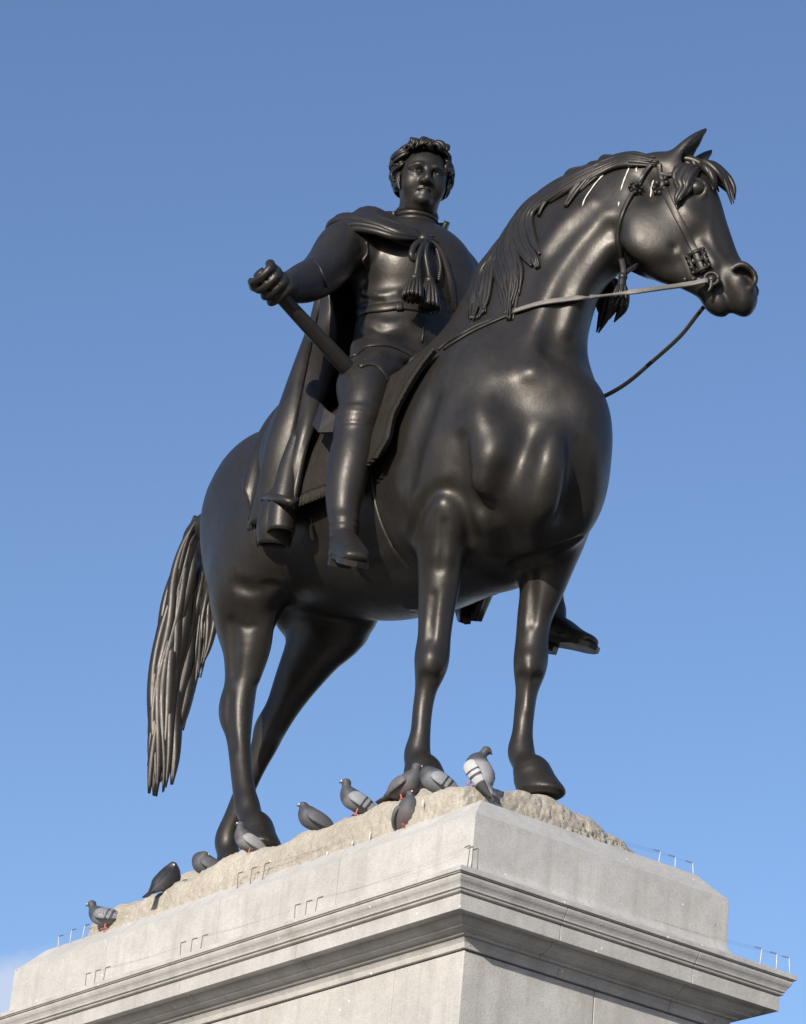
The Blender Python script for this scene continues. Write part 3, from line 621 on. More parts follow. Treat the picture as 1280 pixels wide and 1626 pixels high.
# the hand round the baton
BT0 = np.array((-1.746, 2.250, 4.478)); BT1 = np.array((-0.865, 2.300, 4.060)); bd = nrm(BT1-BT0)
wr = np.array((-1.495, 2.360, 4.569)); hc = np.array((-1.707, 2.260, 4.492))
hr = nrm(hc-wr)                                                    # out from the wrist
hs = nrm(np.cross(hr, bd)); hr2 = nrm(np.cross(bd, hs))           # across the baton
RV.loft([(wr, .085, .10), (wr*.5+hc*.5+hs*.0, .075, .115), (hc+hs*.06, .06, .14)], side=tuple(hs), k=.04, n=6)
for i, (o, ln) in enumerate(((-.105, .82), (-.032, .92), (.040, .88), (.108, .75))):      # four fingers curl round the baton
    b0 = hc+bd*o
    pts = [b0+hs*.085-hr2*.03, b0+hs*.095+hr2*.085*ln, b0+hs*.02+hr2*.135*ln, b0-hs*.075+hr2*.10*ln, b0-hs*.105+hr2*.015]
    RV.loft([(pts[0], .038, .038), (pts[1], .036, .036), (pts[2], .033, .033), (pts[3], .031, .031), (pts[4], .026, .026)], k=.008, n=4)
tb = wr*.45+hc*.55-bd*.03
RV.loft([(tb-hs*.03-bd*.03, .05, .05), (tb-hs*.09-bd*.07+hr2*.02, .044, .044), (tb-hs*.115-bd*.10+hr2*.10, .038, .038), (tb-hs*.09-bd*.11+hr2*.16, .03, .03)], k=.012, n=5)     # thumb
RV.loft([(wr-hr*.005, .112, .118), (wr+hr*.02, .112, .118)], side=tuple(nrm(np.cross(hr, up))), k=.008, n=2)       # cuff edge
e0 = np.array((-1.090, 2.580, 4.955))
rgroove([(-1.220, 2.468, 4.963), (-1.214, 2.378, 4.870), (-1.174, 2.363, 4.793), (-1.133, 2.394, 4.734)], [.012, .014, .014, .012], .02, .3)
# belt and creases
for zz, r in ((5.03, .014), (4.92, .014)):
    P = [np.array([-.01, 2.77, zz])+rr_*.42*math.cos(a)+rf*.40*math.sin(a)+up*.03*math.sin(a) for a in np.linspace(-.3, math.pi+.3, 16)]
    rgroove(P, [r]*16, .012, .35)
for P, r in ((([(-0.532, 2.782, 5.093), (-0.488, 2.631, 5.020), (-0.389, 2.521, 5.040)]), .012),
             ([(-0.548, 2.737, 4.735), (-0.591, 2.407, 4.552), (-0.357, 2.426, 4.661), (-0.198, 2.379, 4.685)], .03), ([(-0.532, 2.705, 4.813), (-0.446, 2.523, 4.745), (-0.302, 2.436, 4.787)], .022), ([(-0.645, 2.639, 5.465), (-0.597, 2.640, 5.372), (-0.606, 2.641, 5.245)], .035)):
    rridge(P, [r*.6, r, r*.9, r*.5][:len(P)] if len(P) > 3 else [r*.6, r, r*.5], .08, .85)
for P, r in (([(-0.512, 2.818, 5.048), (-0.496, 2.698, 4.986), (-0.462, 2.609, 4.966)], .010),):
    rgroove(P, [r*.6, r, r*.6], .04, .4)
for i in range(3):
    z_ = RBT[4][2]+.05-.055*i; rgroove([np.array([RBT[4][0], RBT[4][1], z_])+np.array([math.cos(a), math.sin(a), .25*math.sin(a+1)])*.13 for a in np.linspace(2.2, 5.6, 8)], [.012]*8, .03, .3)
rgroove([np.array((-0.850, 2.189, 3.541))+np.array([math.cos(a), math.sin(a), 0])*.17 for a in np.linspace(1.5, 6.3, 10)], [.014]*10, .012, .3)
for dz in (.06, .11): rridge([np.array((-0.850, 2.198, 3.596))+up*dz+np.array([math.cos(a), math.sin(a), .2*math.sin(a)])*.17 for a in np.linspace(2.2, 5.8, 8)], [.016]*8, .035, .5)
V_, Q_ = RV.mesh()
RIDER = obj('rider', V_, Q_, BRONZE, STATUE)
print('rider', len(V_))
# baton
bt = Bag().add(tube([BT0-bd*.10, BT0, BT0*.5+BT1*.5, BT1-bd*.012, BT1], [.048, .05, .058, .066, .064], n=3, m=20)); bt.build('baton', BRONZE, RIDER)

# head
HC = np.array((-0.049, 2.820, 6.320)); ff = nrm((-.42, -.907, -.20)); fr = nrm((-.907, .42, 0)); fu = np.cross(fr, ff); fu = fu if fu[2] > 0 else -fu
def hl(r, f, u): return HC+fr*r+ff*f+fu*u
FV = Vol(HC-.48, HC+.42, .0068)
FV.ell(hl(0, -.04, .065), (.20, .235, .215), .02, ax=(fr, ff)); FV.ell(hl(0, .055, -.05), (.168, .165, .235), .08, ax=(fr, ff))
FV.ell(hl(0, .09, -.20), (.115, .10, .075), .07, ax=(fr, ff))
FV.loft([(hl(0, 0, -.15), .15, .16), (hl(0, -.04, -.32), .148, .15), (hl(0, -.05, -.48), .155, .16)], side=tuple(fr), k=.06)
for s in (-1, 1):
    FV.ell(hl(s*.095, .12, -.085), (.075, .075, .085), .06, ax=(fr, ff))
    FV.ell(hl(s*.082, .22, .010), (.058, .062, .038), .03, ax=(fr, ff), sub=True)
    FV.ell(hl(s*.078, .164, .006), (.048, .045, .040), .006, ax=(fr, ff))
    FV.loft([(hl(s*.022, .204, .043), .02, .02), (hl(s*.075, .212, .058), .024, .022), (hl(s*.138, .168, .040), .019, .019)], k=.03)
    FV.loft([(hl(s*.034, .190, .028), .011, .011), (hl(s*.078, .208, .037), .013, .013), (hl(s*.124, .178, .016), .011, .011)], k=.008)
    FV.loft([(hl(s*.04, .188, -.024), .010, .010), (hl(s*.08, .198, -.032), .011, .011), (hl(s*.118, .174, -.012), .009, .009)], k=.012)
    FV.ell(hl(s*.076, .212, .010), (.013, .012, .013), .003, ax=(fr, ff), sub=True)
    FV.ell(hl(s*.032, .225, -.080), (.026, .032, .024), .02, ax=(fr, ff)); FV.ell(hl(s*.020, .246, -.100), (.008, .012, .008), .006, ax=(fr, ff), sub=True)
    FV.ell(hl(s*.198, -.035, -.03), (.03, .05, .085), .02, ax=(fr, ff+fu*.1)); FV.ell(hl(s*.228, -.02, -.03), (.018, .028, .05), .012, ax=(fr, ff), sub=True)
    FV.loft([(hl(s*.075, .17, -.09), .013, .013), (hl(s*.085, .165, -.135), .014, .014)], k=.03, sub=True)
FV.loft([(hl(0, .198, .05), .024, .024), (hl(0, .228, -.01), .026, .028), (hl(0, .252, -.062), .028, .032), (hl(0, .236, -.084), .024, .022)], side=tuple(fr), k=.03)
FV.loft([(hl(-.058, .178, -.150), .007, .007), (hl(-.026, .212, -.134), .012, .012), (hl(0, .217, -.137), .010, .010), (hl(.026, .212, -.134), .012, .012), (hl(.058, .178, -.150), .007, .007)], k=.016)
FV.loft([(hl(-.05, .178, -.163), .008, .008), (hl(0, .210, -.166), .018, .016), (hl(.05, .178, -.163), .008, .008)], k=.016)
FV.loft([(hl(-.064, .186, -.158), .005, .005), (hl(0, .230, -.149), .006, .006), (hl(.064, .186, -.158), .005, .005)], k=.004, sub=True)
FV.ell(hl(0, .19, -.222), (.06, .045, .042), .04, ax=(fr, ff)); FV.ell(hl(0, .03, -.27), (.13, .12, .05), .06, ax=(fr, ff))
V_, Q_ = FV.mesh(1)
HEAD = obj('head', V_, Q_, BRONZE, RIDER)
hair = Bag(); rng = random.Random(11)
def scalp(th, ph, ex=0.0):
    d = np.array([math.sin(th)*math.cos(ph), math.sin(th)*math.sin(ph), math.cos(th)])       # right, front, up
    return hl(*(np.array([0, -.04, .065])+d*(np.array([.20, .235, .215])+ex))), fr*d[0]+ff*d[1]+fu*d[2]
def curl(th0, ph0, th1, ph1, lift=.02, w=.035, wave=.25, count=4, t_=.014):
    P = []; G = []
    for a in np.linspace(0, 1, 6):
        th = th0+(th1-th0)*a; ph = ph0+(ph1-ph0)*a+wave*math.sin(a*5+ph0*3)*(.3+a)*.35
        p, nn = scalp(th, ph, .004+lift*math.sin(a*2.6)); P.append(p); G.append(nn)
    lock(hair, P, w, t_, np.array(G), count=count, wob=.18, tip=.35, m=6, n=3)
for ring, (tha, thb, nn_) in enumerate(((.15, .75, 9), (.55, 1.15, 15), (.95, 1.55, 19), (1.35, 1.95, 19), (1.7, 2.25, 17))):
    for i in range(nn_):
        ph = -math.pi/2+(i+rng.uniform(-.3, .3))*2*math.pi/nn_
        y = math.sin(tha)*math.sin(ph); fc = math.cos(ph-math.pi/2)           # 1 towards the face
        lim = 2.4 if fc < .15 else (1.62 if fc < .55 else .95)
        if tha > lim-.15: continue
        curl(tha, ph, min(thb, lim)+rng.uniform(-.08, .08), ph+rng.uniform(-.35, .35), rng.uniform(.015, .05)*(1.3 if ring < 3 else .9), rng.uniform(.032, .05), rng.choice((-1, 1))*rng.uniform(.3, .9), 4, rng.uniform(.013, .018))
for s in (-1, 1):                                                         # whiskers before the ears
    for i in range(4):
        p = hl(s*.186, .015+.02*i, .05-.01*i); lock(hair, [p, p-fu*.06+fr*s*.012, p-fu*.12+ff*.012, p-fu*.17+ff*.028-fr*s*.015], .014, .010, fr*s, count=3, wob=.2, tip=.3, m=6, n=3)
for i in range(7):                                                        # tuft over the forehead
    a = -.11+.037*i; p = hl(a, .10-.6*a*a, .245-1.2*a*a); q = rng.uniform(-.05, .05)
    lock(hair, [p, p+fu*.035+ff*.03, p+fu*.03+ff*.075+fr*q, p-fu*.01+ff*.095+fr*q*1.6, p-fu*.035+ff*.085+fr*q*2], .03, .015, nrm(ff+fu), count=4, wob=.2, tip=.35, m=6, n=3)
hair.build('hair', BRONZE, RIDER)
# stock and collar
st = Bag()
for u_, r_ in ((-.29, .148), (-.335, .152), (-.38, .156), (-.425, .162), (-.47, .172), (-.515, .182)):
    st.add(tube([hl(math.cos(a)*r_, math.sin(a)*r_-.035, u_+.02*math.sin(a)) for a in np.linspace(0, 2*math.pi, 25)], [.034]*25, [.030]*25, fu, n=2, m=8))
st.build('neckcloth', BRONZE, RIDER)
def sheet(G, th, nu=4, nv=4, name='sheet', parent=None, ripple=None, close=True):
    """thick sheet through a grid of points (columns of equal length)"""
    G = np.asarray(G, float)
    G = np.stack([crom(c, nv) for c in G]); G = np.stack([crom(G[:, j], nu) for j in range(G.shape[1])], 1)
    n0, n1 = G.shape[:2]
    def norm(G):
        a = np.gradient(G, axis=0); b = np.gradient(G, axis=1); n = np.cross(a, b); return n/(np.linalg.norm(n, axis=2, keepdims=True)+1e-9)
    N_ = norm(G)
    if ripple is not None:
        U, W = np.meshgrid(np.linspace(0, 1, n0), np.linspace(0, 1, n1), indexing='ij'); G = G+N_*ripple(U, W)[:, :, None]; N_ = norm(G)
    A_ = (G+N_*th/2).reshape(-1, 3); B_ = (G-N_*th/2).reshape(-1, 3); m = n0*n1
    F = []
    for i in range(n0-1):
        for j in range(n1-1):
            a, b, c, d = i*n1+j, (i+1)*n1+j, (i+1)*n1+j+1, i*n1+j+1
            F.append((a, b, c, d)); F.append((m+d, m+c, m+b, m+a))
    edge = [i*n1 for i in range(n0)]+[(n0-1)*n1+j for j in range(1, n1)]+[i*n1+n1-1 for i in range(n0-2, -1, -1)]+[j for j in range(n1-2, 0, -1)]
    for k_ in range(len(edge)):
        a, b = edge[k_], edge[(k_+1) % len(edge)]; F.append((b, a, m+a, m+b))
    return np.concatenate([A_, B_]), F
cols = []
for a in np.linspace(-2.3, 2.3, 17):                                  # standing collar, open in front: angle from the back
    t = abs(a)/2.3; d = (-ff)*math.cos(a)+fr*math.sin(a)
    b0 = hl(0, -.06, -.60)+d*(.25-.01*t)+ff*.05*t; tp = hl(0, -.06, -.26-.10*t**2)+d*(.225+.06*t**3)+ff*.05*t
    cols.append([b0, (b0+tp)/2-d*.012, tp])
collar = Bag().add(sheet(cols, .035)); collar.build('collar', BRONZE, RIDER)

# ------------------------------------------------------------------ cloak, cords, saddle and bridle
def rip(U, W):
    f = np.clip(W*1.6-.2, 0, 1)
    return f*(.035*np.sin(U*34+2.0*W)+.022*np.sin(U*57+1.3-3*W))+.018*np.sin(U*62+W*5)*np.clip(W*5, 0, 1)*np.clip(1.3-W*2, .3, 1)
cl = []
cl.append([(-0.300, 2.370, 5.491), (-0.513, 2.400, 5.431), (-0.661, 2.540, 5.487), (-0.754, 2.720, 5.532), (-0.768, 3.000, 5.518), (-0.577, 3.060, 4.967), (-0.620, 2.968, 4.469), (-0.840, 2.757, 3.833), (-0.900, 2.741, 3.554), (-0.930, 2.751, 3.246), (-0.930, 2.787, 3.080)])
cl.append([(-0.312, 2.420, 5.557), (-0.512, 2.540, 5.595), (-0.656, 2.780, 5.712), (-0.718, 3.020, 5.737), (-0.637, 3.240, 5.524), (-0.674, 3.200, 5.037), (-0.880, 2.961, 4.421), (-0.980, 2.883, 3.920), (-1.000, 2.929, 3.596), (-0.990, 3.039, 3.301), (-0.960, 3.150, 3.046)])
cl.append([(-0.251, 2.620, 5.714), (-0.289, 2.880, 5.897), (-0.439, 3.020, 5.919), (-.58, 3.18, 5.50), (-.56, 3.22, 5.05), (-.62, 3.24, 4.68), (-.74, 3.28, 4.38), (-.84, 3.34, 4.06), (-.90, 3.38, 3.76), (-0.840, 3.401, 3.471), (-0.800, 3.532, 3.231)])
cl.append([(-0.085, 2.980, 6.012), (-.24, 3.06, 5.80), (-.36, 3.12, 5.68), (-.36, 3.20, 5.40), (-.38, 3.24, 5.05), (-.40, 3.28, 4.72), (-.50, 3.42, 4.46), (-.62, 3.54, 4.26), (-.70, 3.62, 4.05), (-.77, 3.64, 3.80), (-.80, 3.64, 3.60)])
cl.append([(-.02, 3.08, 5.80), (-.02, 3.12, 5.75), (-.02, 3.18, 5.62), (-.02, 3.24, 5.35), (-.02, 3.28, 5.05), (-.02, 3.33, 4.76), (-.02, 3.48, 4.50), (-.04, 3.64, 4.40), (-.05, 3.78, 4.38), (-.05, 3.88, 4.37), (-.05, 3.98, 4.36)])
cl.append([(.14, 3.02, 5.79), (.22, 3.04, 5.74), (.32, 3.10, 5.64), (.38, 3.16, 5.38), (.42, 3.2, 5.05), (.46, 3.26, 4.72), (.54, 3.4, 4.46), (.62, 3.52, 4.26), (.70, 3.6, 4.05), (.77, 3.62, 3.78), (.80, 3.62, 3.55)])
cl.append([(.20, 2.88, 5.80), (.32, 2.92, 5.75), (.50, 2.98, 5.66), (.60, 3.04, 5.42), (.68, 3.08, 5.05), (.74, 3.14, 4.68), (.82, 3.2, 4.32), (.90, 3.24, 4.0), (.95, 3.26, 3.7), (.97, 3.2, 3.3), (0.970, 3.182, 2.897)])
cl.append([(-0.115, 2.480, 5.669), (.28, 2.62, 5.74), (.52, 2.68, 5.66), (.70, 2.76, 5.42), (.78, 2.78, 5.05), (.82, 2.84, 4.68), (.90, 2.9, 4.32), (1.0, 2.94, 4.0), (1.04, 2.96, 3.7), (1.05, 2.98, 3.3), (1.030, 3.112, 2.886)])
cl.append([(-0.226, 2.400, 5.539), (-0.150, 2.380, 5.512), (-0.093, 2.360, 5.414), (-0.029, 2.360, 5.293), (0.045, 2.380, 5.151), (0.111, 2.420, 5.001), (.66, 2.52, 4.5), (.86, 2.62, 4.1), (.98, 2.66, 3.75), (1.02, 2.74, 3.3), (1.050, 3.003, 2.894)])
cloak = Bag().add(sheet(cl, .045, nu=9, nv=5, ripple=rip))
# rolled hem of the cloak beside the boot
def pipe(P, R, th, m=22, n=5):
    a = tube(P, R, m=m, n=n); b = tube(P, [r-th for r in R], m=m, n=n)
    Va, Fa = a; Vb, Fb = b; nring = (len(Va)-2)
    Fa = [f for f in Fa if len(f) == 4]; Fb = [tuple(reversed(f)) for f in Fb if len(f) == 4]
    V = np.concatenate([Va, Vb]); o = len(Va); F = Fa+[tuple(i+o for i in f) for f in Fb]
    for e in (0, nring-m):
        for q in range(m):
            x, y = e+q, e+(q+1) % m; f = (x, y, y+o, x+o); F.append(f if e else tuple(reversed(f)))
    return V, F
cloak.add(pipe([(-0.930, 2.850, 3.713), (-0.950, 2.870, 3.473), (-0.970, 2.868, 3.254), (-0.980, 2.868, 3.056), (-0.970, 2.875, 2.885)], [.055, .085, .10, .105, .105], .02))
cloak.add(pipe([(-0.900, 3.009, 3.350), (-0.930, 3.001, 3.179), (-0.940, 3.003, 2.992), (-0.920, 3.029, 2.845)], [.06, .125, .145, .125], .02))
cloak.add(tube([(-0.930, 3.285, 3.268), (-1.020, 3.064, 3.219), (-1.080, 2.775, 3.096), (-1.040, 2.659, 3.042), (-0.960, 2.711, 3.118)], [.015, .03, .034, .03, .012], n=5))
for P, w in (([(-0.333, 2.350, 5.480), (-0.505, 2.400, 5.468), (-0.629, 2.560, 5.559), (-0.701, 2.780, 5.670), (-0.742, 3.000, 5.707), (-0.733, 3.100, 5.625)], .035), ([(-0.356, 2.350, 5.459), (-0.543, 2.390, 5.414), (-0.673, 2.520, 5.468), (-0.743, 2.700, 5.528), (-0.733, 2.920, 5.564)], .028), ([(-0.338, 2.420, 5.563), (-0.444, 2.580, 5.651), (-0.523, 2.800, 5.770), (-0.620, 2.980, 5.814)], .03),
             ([(-0.254, 2.350, 5.502), (-0.157, 2.330, 5.444), (-0.075, 2.330, 5.319), (0.007, 2.350, 5.169), (0.095, 2.400, 5.009)], .028), ([(-0.243, 2.360, 5.528), (-0.074, 2.400, 5.529), (0.117, 2.480, 5.525), (0.276, 2.560, 5.462)], .024), ([(-0.219, 2.380, 5.563), (0.045, 2.500, 5.629), (0.291, 2.620, 5.652)], .02)):
    cloak.add(tube(P, np.array([.35]+[1]*(len(P)-2)+[.3])*w, n=6, m=10))
CLOAK = cloak.build('cloak', BRONZE, RIDER)
cords = Bag()
def cord(P, r=.02): cords.add(tube(P, [r]*len(P), n=6, m=8))
cords.add(ball((-0.309, 2.330, 5.465), (.06, .05, .05)))
cord([(-0.316, 2.320, 5.458), (-0.410, 2.300, 5.372), (-0.456, 2.280, 5.266), (-0.433, 2.280, 5.220), (-0.387, 2.280, 5.255), (-0.346, 2.300, 5.359), (-0.316, 2.310, 5.437)], .024)
cord([(-0.334, 2.310, 5.430), (-0.391, 2.270, 5.272), (-0.404, 2.260, 5.151), (-0.410, 2.260, 5.037)]); cord([(-0.298, 2.310, 5.445), (-0.318, 2.280, 5.306), (-0.287, 2.270, 5.175), (-0.259, 2.270, 5.086)])
cords.build('cloak_cord', BRONZE, RIDER)
for top, bot in (((-0.411, 2.260, 5.053), (-0.424, 2.250, 4.878)), ((-0.266, 2.270, 5.094), (-0.249, 2.260, 4.864))):
    t_ = Bag(); top = np.array(top); bot = np.array(bot)
    t_.add(ball(top, .04)); t_.add(tube([top, top*.75+bot*.25, top*.4+bot*.6, bot], [.035, .05, .066, .078], n=4, m=14))
    for i in range(14):
        a = i*2*math.pi/14; d = np.array([math.cos(a), math.sin(a), 0])
        t_.add(tube([top+d*.035+(bot-top)*.12, top*.5+bot*.5+d*.062, bot+d*.078-up*.015], [.012, .016, .013], n=3, m=5))
    t_.build('tassel', BRONZE, RIDER)
def worn(name, P, w, th, off=.004, m=10):
    P = crom(np.array(P, float), 4); P, g = RV.snap(P, off)
    return Bag().add(tube(P, [w]*len(P), [th]*len(P), g, n=1, m=m, power=1.0)).build(name, BRONZE, RIDER)
for nm_, a, toe in SOLES:                                        # stitched soles and heels of the boots
    heel = a+np.array([0, 0, -.20]); d = toe-heel; L = np.linalg.norm(d); f = d/L; sd_ = np.cross(nrm((d[0], d[1], 0)), up); nu_ = np.cross(sd_, f)
    out_ = [(-.10, .0), (-.09, .06), (-.03, .085), (.10, .075), (L*.5, .085), (L*.78, .118), (L*.95, .112), (L+.05, .07), (L+.075, 0)]
    out_ = out_+[(x, -w) for x, w in out_[-2:0:-1]]; k_ = len(out_); V = []
    for dz, sc in ((-.028, .97), (.012, 1.0)):
        V += [heel+f*x+sd_*w*sc+nu_*dz for x, w in out_]
    F = [tuple(range(k_-1, -1, -1)), tuple(range(k_, 2*k_))]+[(q, (q+1) % k_, k_+(q+1) % k_, k_+q) for q in range(k_)]
    b_ = Bag().add((V, F)); hb = [(-.10, .0), (-.09, .06), (-.03, .083), (.06, .08), (.075, 0)]; hb = hb+[(x, -w) for x, w in hb[-2:0:-1]]; k_ = len(hb)
    V = [heel+f*x+sd_*w+nu_*dz for dz in (-.085, -.02) for x, w in hb]
    b_.add((V, [tuple(range(k_-1, -1, -1)), tuple(range(k_, 2*k_))]+[(q, (q+1) % k_, k_+(q+1) % k_, k_+q) for q in range(k_)])); b_.build('boot_sole', BRONZE, RIDER, False)
worn('belt', [(-0.489, 2.874, 4.938), (-0.490, 2.711, 4.915), (-0.439, 2.581, 4.909), (-0.346, 2.512, 4.931), (-0.243, 2.455, 4.940), (-0.118, 2.424, 4.945)], .045, .016)
worn('belt_buckle', [(-0.379, 2.524, 4.917), (-0.342, 2.493, 4.926)], .05, .024, .006)
worn('coat_hem', [(-0.853, 2.343, 4.230), (-0.735, 2.395, 4.365), (-0.654, 2.334, 4.407), (-0.533, 2.305, 4.433), (-0.420, 2.276, 4.418), (-0.328, 2.264, 4.383)], .034, .014)
worn('coat_hem', [(-0.908, 2.162, 4.058), (-0.841, 2.131, 4.099), (-0.779, 2.103, 4.092), (-0.735, 2.092, 4.046), (-0.682, 2.090, 3.991)], .030, .014)
worn('sleeve_seam', [(-1.223, 2.465, 4.971), (-1.206, 2.392, 4.884), (-1.174, 2.365, 4.804), (-1.117, 2.411, 4.753)], .016, .007)
worn('coat_seam', [(-0.168, 2.410, 4.852), (-0.199, 2.384, 4.725), (-0.203, 2.396, 4.618)], .006, .008)
worn('coat_seam', [(-0.646, 2.642, 5.432), (-0.620, 2.639, 5.351), (-0.624, 2.627, 5.255), (-0.569, 2.722, 5.236)], .012, .016)
for P in ([(-0.489, 2.541, 5.514), (-0.456, 2.497, 5.471), (-0.411, 2.454, 5.444), (-0.357, 2.425, 5.432)], [(-0.167, 2.381, 5.437), (-0.140, 2.381, 5.364), (-0.117, 2.393, 5.293), (-0.113, 2.395, 5.211)]):
    ch = Bag(); Q, g = RV.snap(crom(np.array(P), 5), .012)
    for q, gg in zip(Q, g): ch.add(ball(q, (.026, .026, .018), (gg, up), 8, 6))
    ch.build('chain', BRONZE, RIDER)
# saddle cloth: a thick sheet following the flanks
def flank(y, z, s, off):
    xs = np.linspace(1.15, 0, 240)*s; P = np.stack([xs, np.full(240, y), np.full(240, z)], 1); v = HV.sample(P); i = np.nonzero(v < 0)[0]
    return np.array([xs[i[0]]+s*off if len(i) else s*off, y, z])
def cloth(s, edge_f, edge_b, zs, off, th):
    G = []
    for u in np.linspace(0, 1, 13):
        G.append([flank(edge_f(t)*(1-u)+edge_b(t)*u, z, s, off+.06*t*t) for t, z in zip(np.linspace(0, 1, len(zs)), zs)])
    G = G if s > 0 else G[::-1]
    return sheet(G, th, nu=2, nv=2)
FE = np.array([(-0.644, 1.499, 4.037), (-0.708, 1.601, 3.840), (-0.743, 1.697, 3.652), (-0.741, 1.758, 3.529), (-0.758, 1.752, 3.334), (-0.743, 1.877, 3.217), (-0.691, 2.112, 3.189)])
oz = np.argsort(FE[:, 2])
zs = np.linspace(FE[:, 2].max(), FE[:, 2].min(), 12)
fr_e = lambda t: float(np.interp(zs[0]+(zs[-1]-zs[0])*t, FE[oz, 2], FE[oz, 1]))
for s in (-1, 1):
    SC = Bag().add(cloth(s, fr_e, lambda t: 3.35+.1*t, zs, .06, .05)).build('saddle_cloth', BRONZE_CLOTH, STATUE)
    fg = Bag()
    y0, y1 = fr_e(1.0), 3.45; nfr = 110
    for i in range(nfr):
        y = y0+(y1-y0)*i/(nfr-1); a = flank(y, zs[-1]+.02, s, .13); b = flank(y+.012*math.sin(i*2.1), zs[-1]-.085, s, .15)
        fg.add(tube([a, (a+b)/2+np.array([s*.006, 0, 0]), b], [.008, .011, .007], n=2, m=5))
    for i in range(120):
        t = i/119; z = zs[0]+(zs[-1]-zs[0])*t; y = fr_e(t); a = flank(y+.035, z+.01, s, .088+.06*t*t); b = flank(y-.035, z-.012, s, .082+.06*t*t)
        fg.add(tube([a, b], [.008, .007], n=2, m=5))
    fg.build('fringe', BRONZE_CLOTH, SC)
gd = Bag()
for y0, y1 in ((2.14, 2.62),):
    G = []
    for y in np.linspace(y0, y1, 7):
        G.append([flank(y-.10*t, z, -1, .015) for t, z in zip(np.linspace(0, 1, 9), np.linspace(3.25, 2.62, 9))]+[np.array([0, y-.1, 2.36])]+[flank(y-.10*t, z, 1, .015) for t, z in zip(np.linspace(1, 0, 9), np.linspace(2.62, 3.25, 9))])
    P_ = np.array(G); sh = P_.shape; Q, g = HV.snap(P_.reshape(-1, 3), .006); gd.add(sheet(Q.reshape(sh), .022, nu=2, nv=2))
gd.build('girth', BRONZE, STATUE)
sd = Vol((-.75, 1.75, 3.8), (.75, 3.6, 4.95), .02)
sd.loft([((0, 2.18, 4.30), .34, .16), ((0, 2.35, 4.36), .42, .16), ((0, 2.7, 4.34), .46, .16), ((0, 3.05, 4.38), .44, .16), ((0, 3.2, 4.50), .40, .12)], k=.05)
V_, Q_ = sd.mesh(); obj('saddle', V_, Q_, BRONZE, STATUE)
# tail of the coat turned back behind the thigh
ct = Bag().add(sheet([[(-0.900, 2.622, 3.908), (-0.970, 2.593, 3.686)], [(-0.990, 2.416, 3.755), (-1.020, 2.420, 3.545)], [(-0.960, 2.323, 3.671), (-0.980, 2.320, 3.532)], [(-0.860, 2.424, 3.796), (-0.880, 2.405, 3.655)]], .03, nu=1, nv=1)); ct.build('coat_tail', BRONZE, RIDER, False)

# bridle and reins
def strap(name, P, w, th, vol=None, off=.0, nv=None, parent=None, m=None, n=6):
    P = np.array(P, float)
    if vol is not None: P = crom(P, 3); P, g = vol.snap(P, off)
    else: g = np.broadcast_to(np.asarray(nv, float), P.shape)
    return Bag().add(tube(P, [w]*len(P), [th]*len(P), g, n=(2 if vol is not None else n), m=12, power=.4)).build(name, m or BRONZE, parent)
BR = strap('bridle', [(0.199, 0.225, 5.473), (0.182, 0.297, 5.399), (0.135, 0.332, 5.274), (0.101, 0.359, 5.147), (0.083, 0.382, 5.004), (0.124, 0.438, 4.868), (0.200, 0.511, 4.785)], .017, .013, HV, .012, parent=STATUE)
strap('throat_strap', [(0.064, 0.343, 4.662), (0.065, 0.314, 4.567), (0.062, 0.303, 4.473)], .022, .016, nv=hn, parent=BR)
strap('cheek_strap', [(0.262, 0.139, 5.259), (0.279, 0.092, 5.140), (0.326, 0.052, 5.010), (0.392, 0.019, 4.882), (0.469, -0.015, 4.741)], .026, .008, HV, .01, parent=BR)
strap('cheek_strap', [np.array(p)-2*hn*(hn@(np.array(p)-np.array((0.330, 0.317, 5.570)))) for p in ((0.262, 0.139, 5.259), (0.326, 0.052, 5.010), (0.469, -0.015, 4.741))], .026, .008, HV, .01, parent=BR)
strap('brow_band', [(0.231, 0.185, 5.394), (0.263, 0.135, 5.376), (0.302, 0.081, 5.371), (0.332, 0.033, 5.385)], .017, .013, HV, .012, parent=BR)
strap('head_strap', [(0.232, 0.177, 5.467), (0.249, 0.185, 5.408), (0.263, 0.173, 5.328)], .02, .013, HV, .012, parent=BR)
def rosette(p, r, vol=HV):
    Q, g = vol.snap(np.array([p]), .018); q, gg = Q[0], g[0]; b = Bag(); t1 = nrm(np.cross(gg, up)); t2 = np.cross(gg, t1)
    b.add(ball(q, (.03, r*.8, r*.8), (gg, t1))); b.add(ball(q+gg*.03, (.03, r*.4, r*.4), (gg, t1)))
    for i in range(8):
        a = i*math.pi/4; b.add(ball(q+(t1*math.cos(a)+t2*math.sin(a))*r, (.022, r*.32, r*.32), (gg, t1), 8, 6))
    return b.build('rosette', BRONZE, BR)
rosette((0.265, 0.180, 5.300), .062); rosette((0.141, 0.333, 5.283), .045)
bk = Bag(); Q, g = HV.snap(np.array([(0.468, -0.018, 4.729), (0.497, -0.031, 4.663), (0.523, -0.047, 4.604)]), .024)
t1 = nrm(Q[2]-Q[0]); t2 = nrm(np.cross(g[1], t1))
for a in (-.07, -.025, .025, .07):
    bk.add(ball(Q[1]+t1*a+t2*.065, .018, nu=8, nv=6)); bk.add(ball(Q[1]+t1*a-t2*.065, .018, nu=8, nv=6))
for a, b in (((-.075, -.055), (-.075, .055)), ((.075, -.055), (.075, .055)), ((-.075, -.055), (.075, -.055)), ((-.075, .055), (.075, .055)), ((0, -.05), (0, .05))):
    bk.add(tube([Q[1]+t1*a[0]+t2*a[1], Q[1]+t1*b[0]+t2*b[1]], [.016, .016], n=1, m=8))
bk.add(tube([Q[0]-t1*.02, Q[1], Q[2]+t1*.02], [.03, .03, .03], [.012]*3, g, n=3, m=8))
bk.build('cheek_buckle', BRONZE, BR)
